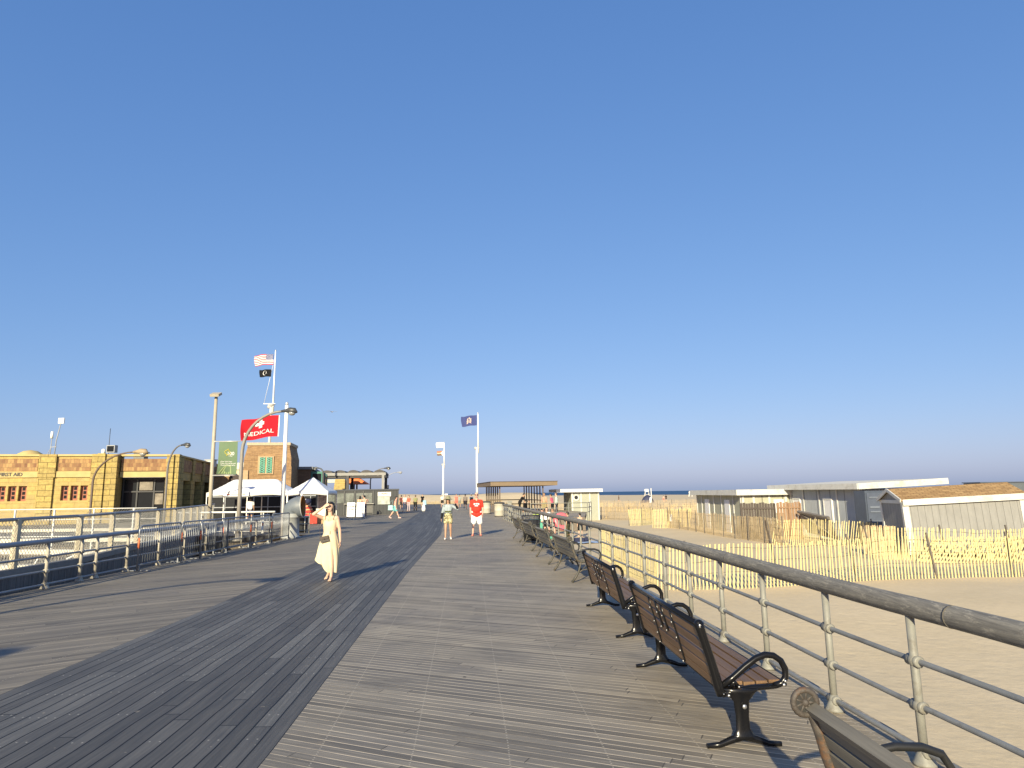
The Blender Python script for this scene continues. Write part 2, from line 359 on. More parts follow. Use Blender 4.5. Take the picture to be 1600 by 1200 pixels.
def make_sea():
    t=NT('sea_water'); ob=t.obj()
    n=t.noise(t.mapv(ob,(.02,.07,1)),1.,5.,.65); c=t.ramp(n,[(.35,(.018,.062,.135)),(.7,(.035,.095,.185))])
    t.base(c); t.rough(.55); t.b.inputs['Specular IOR Level'].default_value=.18; t.bump(t.noise(ob,.2,4.),.5,.5)
    o=MB().add([(-30000,-200,-1.55),(30000,-200,-1.55),(30000,42000,-1.55),(-30000,42000,-1.55)],[(0,1,2,3)]).build('sea',t.m); struct(o)
    m=MB()
    for k in range(40):
        x=random.uniform(40,700); y=553-2.0*(x-100)+14*math.sin(x*.02)+random.uniform(2,70)
        if y<60: continue
        L=random.uniform(8,30); d=Vector((1,-2.,0)).normalized(); p=Vector((x,y,-1.47)); q=Vector((-d.y,d.x,0))
        m.tube([p-d*L,p-d*L*.4+q*.4,p+d*L*.4+q*.3,p+d*L],[.05,.22,.2,.05],6)
    struct(m.build('surf',mat('foam',(.75,.75,.75),.8)))
make_sea()
# ------------------------------------------------------------------ railings
def railing(name,label,pts,H,post_r,rails,toprad,rail_r,post_mat,top_mat,rail_mat,posts,collar=True):
    t=thing(name,label,'railing',(0,0,0))
    m=MB(); m.tube([(x,y,H) for x,y in pts],toprad,14); m.build('top_rail',top_mat,t)
    for z in rails:
        MB().tube([(x,y,z) for x,y in pts],rail_r,8).build('rail',rail_mat,t)
    for (x,y,ang) in posts:
        m=MB(); m.tube([(x,y,0.01),(x,y,H-toprad*.6)],post_r,10)
        m.lathe([(post_r*2.6,0),(post_r*2.6,.015),(post_r*2.2,.03),(post_r*1.25,.09),(post_r*1.03,.12)],(x,y,.003),12)
        if collar:
            d=Vector((-math.sin(ang),math.cos(ang),0))
            for z in rails:
                c=Vector((x,y,z)); m.tube([c-d*.055,c-d*.05,c-d*.02,c+d*.02,c+d*.05,c+d*.055],[rail_r*1.45,rail_r*2.0,rail_r*1.75,rail_r*1.75,rail_r*2.0,rail_r*1.45],10)
                m.ell(c,(post_r*1.5,post_r*1.5,post_r*1.6),10,6)
        m.build('post',post_mat,t)
    return t
pts=[(rail_x(-6+i*.9),-6+i*.9) for i in range(59)]
posts=[]
for y in [-2.9,-1.7,-.5,.9,2.1,3.35,4.55,5.62]+[6.9+1.22*i for i in range(33)]:
    if y<46.6: posts.append((rail_x(y),y,math.atan2(rail_x(y-.5)-rail_x(y+.5),1)))
WOODRAIL=None
def rail_wood():
    t=NT('weathered_rail_timber'); ob=t.obj(); n=t.noise(t.mapv(ob,(60,2.2,60)),1.,6.,.75)
    c=t.ramp(n,[(.25,(.085,.078,.066)),(.5,(.185,.17,.142)),(.75,(.33,.30,.24))])
    fl=t.ramp(t.noise(t.mapv(ob,(30,7,30)),1.,5.,.8),[(.53,(0,0,0)),(.66,(1,1,1))]); c=t.mix(t.math('MULTIPLY',fl,.75),c,(.40,.36,.285))
    t.base(c); t.rough(.75); t.bump(n,.6,.006); return t.m
paint=mat('cream_grey_paint',(.225,.22,.19),.55,.10,9.,dirt=(.17,.155,.125),bump=.1)
railpaint=mat('grey_rail_paint',(.20,.205,.205),.5,.12,5.,dirt=(.15,.147,.138))
RR=railing('beach_railing','grey timber topped railing with pale posts between the boardwalk and the beach',pts,.975,.0275,(.635,.355,.085),.068,.019,paint,rail_wood(),railpaint,posts)
for k in range(12):
    y=4.15+k*3.62; a=Vector((rail_x(y),y,.975)); b=Vector((rail_x(y+.014),y+.014,.975)); MB().tube([a,b],.0695,16).build('joint',mat('joint_dark',(.10,.09,.075),.8),RR)
LR=[(-9.36,-6),(-9.36,8),(-9.38,13.6),(-9.43,16.5),(-9.5,21),(-9.58,26),(-9.62,27.6)]
lposts=[(-9.37,y,0) for y in (-4.6,-3.1,-1.6,-.1,1.4,2.9,4.4,5.9,7.4,8.9,10.4,12.0,13.6)]+[(interp([(p[1],p[0]) for p in LR],y),y,0) for y in (14.7,15.25,16.5,18,19.4,20.8,22.2,23.6,25,26.4)]
railing('left_railing','grey steel pipe railing along the left edge, above the dark plank wall',LR,.93,.034,(.63,.345,.085),.05,.022,mat('tan_paint',(.40,.36,.28),.6,.14,7.,dirt=(.26,.22,.17)),mat('galvanised_pipe',(.27,.29,.32),.42,.12,4.,metal=.3),mat('dull_steel',(.27,.275,.275),.5,.12,6.,metal=.2),lposts)
WR=[(-16.6,33.2),(-14.5,33),(-11.6,32.6)]
railing('white_railing','white painted pipe railing in front of the wide white tent',WR,1.02,.03,(.55,.1),.045,.02,mat('white_paint',(.72,.70,.64),.5,.06),mat('white_paint',(.72,.70,.64)),mat('white_paint',(.7,.7,.7)),[(-16.5,33.2,PI/2),(-15.4,33.1,PI/2),(-13.6,32.88,PI/2),(-12.2,32.7,PI/2)],False)
# ------------------------------------------------------------------ benches
blackiron=mat('black_gloss_iron',(.007,.007,.008),.22,.1,spec=.32)
def wood_mat(name,a,b,rough=.6):
    if name in _m: return _m[name]
    t=NT(name); ob=t.obj(); n=t.noise(t.mapv(ob,(45,1.6,45)),1.,6.,.7); big=t.noise(t.mapv(ob,(8,.7,8)),1.,2.)
    c=t.ramp(t.math('ADD',t.math('MULTIPLY',n,.55),t.math('MULTIPLY',big,.45)),[(.3,a),(.68,b)])
    t.base(c); t.rough(rough); t.bump(n,.25,.004); _m[name]=t.m; return t.m
brown=wood_mat('brown_slats',(.085,.046,.023),(.235,.138,.068),.55)
greyslat=wood_mat('grey_slats',(.085,.077,.063),(.215,.193,.15),.75)
bolt=mat('bolt_steel',(.55,.545,.53),.35,.05,metal=.9)
iron=mat('old_cast_iron',(.055,.052,.043),.6,.25,14.,dirt=(.13,.10,.065),bump=.2)
rusty=mat('rusty_iron',(.06,.05,.042),.65,.3,22.,dirt=(.115,.06,.03),bump=.35)
class Bolts:
    def __init__(s,t): s.t=t; s.me={}
    def ell(s,c,r,*a):
        if r not in s.me: s.me[r]=MB().ell((0,0,0),r,8,6).mesh('bolt',bolt)
        o=bpy.data.objects.new('bolt',s.me[r]); col.objects.link(o); o.parent=s.t; o.location=c
BACK=[(-.245,.80),(-.215,.70),(-.18,.58),(-.155,.48),(-.135,.40)]
def modern_bench(label,loc,rz,L):
    t=thing('park_bench',label,'bench',loc,rz,'black and brown benches along the railing')
    seatm=MB()
    for k in range(5):
        d=-.085+k*.09; z=.405+.012*abs(k-2)*.4
        seatm.bx(d-.039,d+.039,.03,L-.03,z-.012,z+.012)
    seatm.build('seat',brown,t)
    bm=MB()
    for k in range(5):
        f=.1+k*.2; f2=f; d=interp([(i/4,p[0]) for i,p in enumerate(BACK)],f2); z=interp([(i/4,p[1]) for i,p in enumerate(BACK)],f2)-.012
        bm.box((d,L/2,z),(.022,L-.06,.063),Matrix.Rotation(R(-15),3,'Y'))
    bm.build('backrest',brown,t)
    fm=MB()
    fm.tube([(-.25,-.02,.812),(-.25,L+.02,.812)],.021,10); fm.tube([(-.13,0,.385),(-.13,L,.385)],.016,8); fm.tube([(.335,0,.402),(.335,L,.402)],.018,8)
    fm.build('back_frame',blackiron,t)
    bo=Bolts(t)
    for q in (.335,.47,.55,.665):
        wdt=.022 if q in (.335,.665) else .03
        st=MB(); y=L*q; lo=0 if q in (.335,.665) else 0
        P=BACK if q in (.335,.665) else BACK[:3]
        st.tube([(p[0]-.017,y,p[1]) for p in P],wdt*.8,8,sx=1.,sz=.45); st.build('back_strap',blackiron,t)
        for p in P[1:]: bo.ell((p[0]-.033,y,p[1]),(.006,.008,.008),8,6)
    for y in (0,L):
        e=MB(); o=-.006 if y==0 else .006
        e.tube([(-.25,y,.83),(-.243,y,.79)]+[(p[0],y,p[1]) for p in BACK[1:]]+[(-.115,y,.345)],[.034,.034,.031,.031,.032,.034,.036],10,sx=1.,sz=1.)
        e.ell((-.25,y,.815),(.036,.03,.036),10,8)
        e.tube([(-.115,y,.40),(-.03,y,.455),(.06,y,.525),(.14,y,.578),(.21,y,.602),(.27,y,.595),(.32,y,.56),(.347,y,.505),(.345,y,.45),(.315,y,.41),(.26,y,.395)],.0225,10)
        e.tube([(-.115,y,.35),(-.04,y,.365),(.1,y,.385),(.27,y,.395)],[.026,.026,.024,.022],10,sx=1.15,sz=.9)
        e.tube([(-.05,y,.40),(-.02,y,.43),(.0,y,.40)],.016,8)
        e.build('arm_frame',blackiron,t)
        l=MB(); l.prism([(0,0)],0,0) if False else None
        prof=[(.0,.39,.15),(.0,.35,.10),(0,.30,.056),(0,.2,.047),(0,.12,.05),(0,.08,.075),(0,.055,.11)]
        l.tube([(.02,y,z) for _,z,_ in prof],[w_ for _,_,w_ in prof],12,sx=.32,sz=1.)
        l.tube([(-.24,y,.016),(-.15,y,.022),(-.07,y,.05),(.02,y,.072),(.11,y,.05),(.19,y,.022),(.28,y,.016)],[.017,.019,.024,.026,.024,.019,.017],10)
        l.build('leg',blackiron,t)
        s=-1 if y==0 else 1
        for d,z,r_ in ((-.25,.815,.012),(-.115,.355,.012),(-.075,.345,.011),(.32,.405,.012),(.33,.43,.010),(.03,.27,.017),(-.0,.40,.008)):
            bo.ell((d,y+s*.027,z),(r_,.008,r_),10,6)
    return t
def along(Y): return math.atan2(rail_x(Y-1)-rail_x(Y+1),2.)
modern_bench('near black framed bench with brown slats, its looped arm beside the bottom right weathered bench',(1.545,4.89,0),along(6)*.8+.012,2.14)
modern_bench('second black framed brown slatted bench, standing before the row of grey benches',(1.455,8.4,0),along(9.5),2.26)
def old_bench(label,loc,rz,L,near=False):
    t=thing('park_bench',label,'bench',loc,rz,'weathered grey slatted benches along the railing')
    mm=rusty if near else iron
    prof=[(-.30,.83),(-.255,.79),(-.225,.70),(-.20,.60),(-.165,.50),(-.125,.43),(-.06,.395),(.08,.40),(.22,.415),(.30,.40)]
    s=MB()
    for k,(d,z) in enumerate([(-.08,.405),(.0,.405),(.08,.41),(.16,.42),(.24,.428)]): s.bx(d-.034,d+.034,.02,L-.02,z,z+.028)
    s.build('seat',greyslat,t)
    b=MB()
    for k in range(5):
        f=.12+k*.19; n=[(i/4,p) for i,p in enumerate(prof[1:6])]
        d=interp([(i,p[0]) for i,p in n],f); z=interp([(i,p[1]) for i,p in n],f)
        b.box((d-.004,L/2,z),(.026,L-.04,.057),Matrix.Rotation(R(-17),3,'Y'))
    b.box((-.275,L/2,.80),(.05,L-.03,.035),Matrix.Rotation(R(-30),3,'Y'))
    b.build('backrest',greyslat,t)
    for y in (0,L):
        e=MB()
        e.tube([(d-.02,y,z) for d,z in prof[1:]],[.024,.026,.028,.028,.028,.026,.022,.022,.02],8,sx=1.,sz=1.)
        # scroll at the head of the end frame: ring with spokes
        c=Vector((-.30,y,.825)); e.tube([c+Vector((.052*math.cos(a),0,.052*math.sin(a))) for a in [2*PI*i/16 for i in range(17)]],.014,8,caps=False)
        for i in range(9):
            a=2*PI*i/9; e.tube([c+Vector((.012*math.cos(a),0,.012*math.sin(a))),c+Vector((.05*math.cos(a),0,.05*math.sin(a)))],[.010,.006],6)
        e.ell(c,(.018,.02,.018),8,6); ef=e.build('end_frame',mm,t)
        if near: MB().tube([c-Vector((0,.006,0)),c+Vector((0,.006,0))],.049,20).build('scroll_disc',mat('dark_disc',(.035,.034,.032),.4,.25,20.),ef)
        a_=MB(); a_.tube([(-.16,y,.56),(-.05,y,.615),(.08,y,.635),(.20,y,.63),(.285,y,.60),(.32,y,.545),(.315,y,.48),(.285,y,.425)],[.014,.017,.019,.019,.019,.018,.016,.015],8); a_.build('armrest',mat('worn_black_arm',(.018,.018,.018),.4,.2),t)
        l=MB(); l.tube([(-.08,y,.40),(-.10,y,.31),(-.135,y,.2),(-.20,y,.09),(-.27,y,.01)],[.022,.02,.02,.022,.026],8); l.build('leg',mm,t)
        l=MB(); l.tube([(.22,y,.40),(.23,y,.31),(.255,y,.2),(.30,y,.09),(.36,y,.01)],[.022,.02,.02,.022,.026],8); l.build('leg',mm,t)
        br=MB(); br.tube([(-.15,y,.17),(-.06,y,.235),(.06,y,.255),(.17,y,.235),(.265,y,.17)],.012,7); br.tube([(-.04,y,.26),(.06,y,.36),(.16,y,.26)],.010,7); br.build('brace',mm,t)
    bo=Bolts(t)
    for y in (.0,L):
        for d,z in prof[1:6]: bo.ell((d-.04,y,z),(.006,.008,.008),8,6)
    return t
old_bench('rusty bench with bare grey slats and a wheel shaped scroll in the bottom right corner',(1.63,1.0,0),.03,2.1,True)
YS=[13.42,16.75,20.6,24.4]
old_labels=['first weathered grey bench beyond the black and brown benches, curved iron legs','second weathered grey bench beyond the black and brown benches','third weathered grey bench, beside the black wire litter bin','farthest weathered grey bench of the row, beyond the black wire litter bin']
ob0=None
for k,y in enumerate(YS):
    x=interp([(13.42,1.39),(16.7,1.10),(20.7,.78),(24.4,.45),(26.5,.2)],y)
    if k==0: ob0=old_bench(old_labels[0],(x,y,0),along(y+1)+.03,2.05)
    else:
        c=copy_tree(ob0); c.location=(x,y,0); c.rotation_euler=(0,0,along(y+1)+.03); c['label']=old_labels[k]
# ------------------------------------------------------------------ people
def skin_mat(name,rgb): return mat('skin_'+name,rgb,.5,.07,14.,spec=.35)
LIGHT=skin_mat('light',(.62,.40,.28)); TAN=skin_mat('tan',(.46,.27,.17)); PINK=skin_mat('pink',(.62,.36,.26)); DARK=skin_mat('dark',(.20,.11,.07))
def cloth(name,rgb,var=.12): return mat('cloth_'+name,rgb,.85,var,9.,spec=.15,bump=.25,bscale=40.)
hairblack=mat('hair_black',(.018,.014,.012),.5,.3,30.); hairbrown=mat('hair_brown',(.07,.04,.022),.5,.3,30.); hairgrey=mat('hair_grey',(.25,.23,.21),.6,.2,30.)
def V(*a): return Vector(a)
def person(label,loc,rz,H=1.72,skin=LIGHT,arms=None,legs=None,lean=0.,tilt=0.,w=1.,belly=0.,head=(0,0),hair=('short',hairblack),wear=(),vox=.012,group=None,sit=None,face=False,cat='person',hold=None):
    """local frame: faces +Y, x to the person's right hand side"""
    k=H/1.75; t=thing('person',label,cat,loc,rz,group)
    arms=arms or {}; legs=legs or {}
    J={}
    pel=V(0,0,.93)
    ML=Matrix.Rotation(R(-lean),3,'X')@Matrix.Rotation(R(tilt),3,'Y')
    def up(p): return pel+ML@(V(*p)-pel)
    J['neck']=up((0,0,1.45)); J['headb']=up((0,.015,1.545))
    HM=ML@Matrix.Rotation(R(head[0]),3,'Z')@Matrix.Rotation(R(-head[1]),3,'X')
    HC=J['headb']+HM@V(0,.005,.105)
    def hp(p): return HC+HM@V(*p)
    for s,n in ((-1,'l'),(1,'r')):
        A=arms.get(n,{}); u=V(*A.get('u',(s*.13,0,-1))).normalized(); f=V(*A.get('f',(s*.06,.12,-1))).normalized()
        sh=up((s*.178*(.5+.5*w),0,1.395)); J['sh'+n]=sh; J['el'+n]=sh+u*.285; J['wr'+n]=J['el'+n]+f*.245; J['hd'+n]=f
        G=legs.get(n,(0,0,4)); a,kn,ab=(R(q) for q in G)
        hip=V(s*.088*(.6+.4*w),0,.905); td=V(s*math.sin(ab),math.sin(a)*math.cos(ab),-math.cos(a)*math.cos(ab)); sdv=V(s*math.sin(ab)*.6,math.sin(a-kn),-math.cos(a-kn))
        J['hip'+n]=hip; J['kn'+n]=hip+td*.425; J['an'+n]=J['kn'+n]+sdv.normalized()*.41
        J['ft'+n]=math.radians(0 if abs(a-kn)<.5 else 0)+(a-kn)
    b=MB()
    b.cap((-.06*w,0,.94),(.06*w,0,.94),.11*(.6+.4*w),.11*(.6+.4*w))
    wd=.045*w
    for s in (-1,1):
        b.cap(up((s*wd,0,.98)),up((s*wd,.0,1.14)),.103,.098); b.cap(up((s*.07*w,.0,1.14)),up((s*.08*w,-.005,1.33)),.098,.092)
        b.cap(up((s*.02,-.01,1.40)),up((s*.165*(.5+.5*w),0,1.395)),.062,.056)
    if belly: b.ell(up((0,.05+belly*.3,1.08)),(.15*w,.09+belly*.5,.15))
    b.cap(J['neck']-V(0,0,.05),J['headb']+HM@V(0,.005,.05),.056,.050)
    b.ell(hp((0,-.008,.02)),(.074,.092,.098),16,12,rot=HM); b.ell(hp((0,.03,-.055)),(.054,.058,.062),14,10,rot=HM)
    b.cap(hp((0,.075,.01)),hp((0,.098,-.022)),.010,.014,8)
    b.ell(hp((0,.076,-.06)),(.024,.014,.012),10,6,rot=HM)
    for s in (-1,1): b.ell(hp((s*.074,-.01,-.005)),(.012,.022,.034),10,6,rot=HM)
    for s,n in ((-1,'l'),(1,'r')):
        b.cap(J['sh'+n],J['el'+n],.049*(.7+.3*w),.038); b.cap(J['el'+n],J['wr'+n],.039,.026)
        f=J['hd'+n]; wr=J['wr'+n]; side=f.cross(V(0,1,0))
        A=arms.get(n,{}); pn=V(*A.get('palm',(-s,0.05,0)))       # palm normal
        pn=(pn-f*pn.dot(f)).normalized(); lat=pn.cross(f).normalized()
        if lat.y<0 and 'thumb' not in A: lat=-lat                   # thumb side leads forward
        for q in (-.022,0,.022): b.cap(wr+f*.015+lat*q*.5,wr+f*.085+lat*q*1.15,.017,.015,8)
        curl=A.get('curl',.45)
        for i,(q,L) in enumerate(((.034,.070),(.0115,.080),(-.0115,.075),(-.033,.058))):
            p=wr+f*.09+lat*q; d1=(f+pn*curl*.6+lat*q*2.5).normalized(); d2=(f*(1-curl*.6)+pn*(curl*1.5)+lat*q*2).normalized()
            m_=p+d1*L*.5; b.cap(p,m_,.0095,.009,8); b.cap(m_,m_+d2*L*.5,.009,.0075,8)
        tp=wr+f*.03+lat*.03; m_=tp+(f*.6+lat*.75+pn*.2).normalized()*.045; b.cap(tp,m_,.013,.0105,8); b.cap(m_,m_+(f*.9+lat*.25+pn*.3).normalized()*.035,.0105,.008,8)
        b.cap(J['hip'+n],J['kn'+n],.083*(.55+.45*w),.053); b.cap(J['kn'+n],J['an'+n],.052,.034)
        mid=J['kn'+n].lerp(J['an'+n],.3); b.ell(mid+V(0,-.018,0),(.046,.05,.10))
        a=J['an'+n]; fa=J['ft'+n]; fd=V(s*.12,math.cos(fa)*1.,-math.sin(-fa)*1. if fa<-.3 else 0).normalized() if fa>=-.3 else V(s*.1,math.cos(fa*.7),math.sin(fa*.7)).normalized()
        dn=V(0,0,-1) if fa>=-.3 else V(0,math.sin(fa*.7)*-.0,-1)
        heel=a-fd*.035+dn*.045; toe=a+fd*.15+dn*.055; J['heel'+n]=heel; J['toe'+n]=toe
        b.cap(a,heel,.034,.030); b.cap(heel,toe-fd*.03,.030,.027); b.cap(a+fd*.03+dn*.01,toe-fd*.03,.032,.026); b.cap(toe-fd*.04-fd.cross(dn)*.02,toe+fd*.015-fd.cross(dn)*.015,.022,.017); b.cap(toe-fd*.04+fd.cross(dn)*.02,toe+fd*.0+fd.cross(dn)*.02,.022,.015)
    zmin=min(v[2] for v in b.v)
    off=-zmin if sit is None else sit-.93
    def fin(mb):
        mb.v=[(v[0]*k,v[1]*k,(v[2]+off)*k) for v in mb.v]; return mb
    body=meshobj('body',remesh(fin(b),'body',vox,skin,3),t)
    def shell(name,fn,m,vx=vox,sm=4):
        g=MB(); fn(g); return meshobj(name,remesh(fin(g),name,vx,m,sm),t)
    out={}
    style,hm=hair
    if style!='bald':
        def hf(g):
            g.ell(hp((0,-.028,.038)),(.086,.088,.088),16,12,rot=HM); g.ell(hp((0,-.045,.0)),(.084,.07,.085),14,10,rot=HM); g.ell(hp((0,.02,.085)),(.066,.07,.04),14,8,rot=HM)
            if style=='long':
                for s in (-1,0,1): g.cap(hp((s*.05,-.06,0)),hp((s*.075,-.055,-.27)),.045,.03)
                for s in (-1,1): g.cap(hp((s*.074,.005,.03)),hp((s*.088,.01,-.19)),.024,.02)
            if style=='bun': g.ell(hp((0,-.12,.06)),(.045,.045,.045))
            if style=='ponytail': g.cap(hp((0,-.10,.03)),hp((0,-.13,-.16)),.035,.018)
        shell('hair',hf,hm)
    ez=hp
    if face:
        em=mat('eye_dark',(.02,.015,.012),.25,.02)
        for s in (-1,1): fin(MB().ell(hp((s*.030,.079,.012)),(.012,.008,.006),10,6,rot=HM)).build('eye',em,t)
        fin(MB().tube([hp((-.026,.086,-.058)),hp((-.012,.094,-.056)),hp((.012,.094,-.056)),hp((.026,.086,-.058))],.0055,8)).build('lips',mat('lips',(.42,.17,.14),.5,.05),t)
        for s in (-1,1): fin(MB().tube([hp((s*.018,.085,.032)),hp((s*.034,.082,.037)),hp((s*.048,.07,.032))],.0045,6)).build('eyebrow',hm,t)
    def torso(g,e,z0,z1=1.40,sh=True,flare=0.):
        for s in (-1,1):
            g.cap(up((s*wd*1.05,0,z0)),up((s*wd,.0,1.14)),.103+e+flare,.098+e+.004); g.cap(up((s*.07*w,.0,1.14)),up((s*.08*w,-.005,min(1.33,z1-.06))),.098+e,.090+e)
            if sh: g.cap(up((s*.03,-.01,1.40)),up((s*.165*(.5+.5*w),0,1.392)),.060+e*.8,.058+e)
        if belly: g.ell(up((0,.05+belly*.3,1.08)),(.15*w+e,.09+belly*.5+e,.16+e))
        if z0<.98: g.cap((-.06*w,0,.94),(.06*w,0,.94),.11*(.6+.4*w)+e,.11*(.6+.4*w)+e)
    for it in wear:
        kind,m=it[0],it[1]; op=it[2] if len(it)>2 else {}
        if kind in('tee','longsleeve','tank','crop'):
            fr=op.get('sleeve',{'tee':.62,'longsleeve':1.,'tank':0,'crop':0}[kind])
            def f(g):
                torso(g,.016,op.get('z0',.96 if kind!='crop' else 1.16),sh=kind!='crop' or op.get('sh',True),flare=op.get('flare',.004))
                for n in 'lr':
                    if fr: 
                        g.cap(J['sh'+n],J['sh'+n].lerp(J['el'+n],min(1,fr)),.062,.056 if kind=='tee' else .05)
                        if kind=='longsleeve': g.cap(J['el'+n],J['el'+n].lerp(J['wr'+n],op.get('cuff',.93)),.05,.038)
            out[kind]=shell({'tee':'t_shirt','longsleeve':'jacket','tank':'top','crop':'top'}[kind],f,m)
        elif kind in('shorts','pants'):
            fr=op.get('len',.62 if kind=='shorts' else 1.)
            def f(g):
                e=.018; g.cap((-.06*w,0,.95),(.06*w,0,.95),.112*(.6+.4*w)+e,.112*(.6+.4*w)+e)
                if op.get('high',1): g.cap((-.05*w,0,.95),(-.05*w,0,1.02),.105+e,.1+e); g.cap((.05*w,0,.95),(.05*w,0,1.02),.105+e,.1+e)
                for n in 'lr':
                    if kind=='shorts':
                        end=J['hip'+n].lerp(J['kn'+n],fr); g.cap(J['hip'+n],end,.092*(.55+.45*w)+e,.078*(.6+.4*w)+op.get('loose',.012))
                    else:
                        g.cap(J['hip'+n],J['kn'+n],.09*(.55+.45*w)+e*.7,.068); g.cap(J['kn'+n],J['an'+n].lerp(J['kn'+n],1-fr),.066,.055)
            shell(kind if kind=='shorts' else 'trousers',f,m)
        elif kind=='skirt':
            g=MB(); zb=op.get('zb',.5); n=28; prof=[(1.02,.125),(.95,.15),(.8,.17),(zb,op.get('r',.22))]
            vs=[];fs=[]
            for z,r_ in prof:
                for i in range(n):
                    a=2*PI*i/n; q=r_*(1+.06*math.sin(a*7+z*3)*(1.02-z)*3); vs.append((q*math.cos(a)*1.05,q*math.sin(a)*.9,z))
            fs=[(j*n+i,j*n+(i+1)%n,(j+1)*n+(i+1)%n,(j+1)*n+i) for j in range(3) for i in range(n)]
            g.add(vs,fs,0,True); fin(g).build('skirt',m,t)
        elif kind=='shoes':
            for n in 'lr':
                def f(g):
                    g.cap(J['heel'+n]+V(0,0,.008),J['toe'+n]+V(0,0,.008),.038,.036); g.cap(J['an'+n]-V(0,0,.02),J['heel'+n],.045,.036); g.cap(J['an'+n]-V(0,0,.03),J['toe'+n]-V(0,.05,-.01),.042,.036)
                shell('shoe',f,m,.010,2)
        elif kind=='sandals':
            for n in 'lr':
                g=MB(); d=(J['toe'+n]-J['heel'+n]); dd=d.normalized()
                g.tube([J['heel'+n]-dd*.03-V(0,0,.026),J['heel'+n].lerp(J['toe'+n],.5)-V(0,0,.028),J['toe'+n]+dd*.03-V(0,0,.024)],[.036,.04,.036],10,sx=1.,sz=.3)
                c=J['heel'+n].lerp(J['toe'+n],.62); x=dd.cross(V(0,0,1)); g.tube([c+x*.044-V(0,0,.02),c+x*.034+V(0,0,.022),c+V(0,0,.038),c-x*.034+V(0,0,.022),c-x*.044-V(0,0,.02)],.012,8)
                fin(g).build('sandal',m,t)
        elif kind=='hat':
            g=MB(); br=op.get('brim',.17); vs=[];pr=[(br,-.012),(br*.97,-.018),(.105,.012),(.098,.06),(.085,.105),(.05,.125),(.005,.13)]; n=24
            for r_,z in pr:
                for i in range(n):
                    a=2*PI*i/n; vs.append(hp((r_*math.cos(a),r_*math.sin(a)*1.08-.01,z+.045+(.012*math.sin(2*a) if r_>.12 else 0))))
            g.add(vs,[(j*n+i,j*n+(i+1)%n,(j+1)*n+(i+1)%n,(j+1)*n+i) for j in range(len(pr)-1) for i in range(n)],0,True); fin(g).build('hat',m,t)
        elif kind=='cap':
            g=MB(); g.ell(hp((0,-.005,.055)),(.088,.105,.075),16,10,rot=HM); g.box(hp((0,.12,.055)),(.11,.08,.012),HM); fin(g).build('cap',m,t)
        elif kind=='sunglasses':
            g=MB()
            for s in (-1,1):
                g.ell(hp((s*.033,.084,.012)),(.030,.012,.021),12,8,rot=HM); g.tube([hp((s*.06,.075,.016)),hp((s*.08,.02,.014)),hp((s*.08,-.02,.008))],.004,6)
            g.tube([hp((-.01,.094,.016)),hp((.01,.094,.016))],.004,6); fin(g).build('sunglasses',m,t)
        elif kind=='backpack':
            def f(g):
                g.cap(up((-.08,-.19,1.08)),up((-.08,-.18,1.32)),.09,.08); g.cap(up((.08,-.19,1.08)),up((.08,-.18,1.32)),.09,.08)
            shell('backpack',f,m)
        elif kind=='sleeves':
            for n in 'lr':
                shell('sleeve',lambda g:g.cap(J['el'+n].lerp(J['wr'+n],op.get('a',.0)),J['wr'+n],.05,.04),m)
    t['off']=off*k
    J2={a:(V(q.x*k,q.y*k,(q.z+off)*k) if isinstance(q,Vector) else q) for a,q in J.items()}
    del t['off']
    return t,J2,out,(lambda p:(lambda q:V(q.x*k,q.y*k,(q.z+off)*k))(hp(p)))
FACE=PI        # rz that makes a person face the camera side (-Y)
def handbag(label,loc,size,m,rz=0,strap=None,cat='bag',smat=None):
    t=thing('bag',label,cat,loc,rz)
    x,y,z=size; b=MB(); b.box((0,0,z/2),(x,y,z),taper=.9); b.build('pouch',m,t)
    f=MB(); f.box((0,-y*.53,z*.72),(x*.95,.014,z*.5)); f.ell((0,-y*.53-.012,z*.55),(.018,.01,.014)); f.build('flap',smat or m,t)
    if strap: s=MB(); s.tube(strap,.008,6); s.build('strap',smat or m,t)
    return t
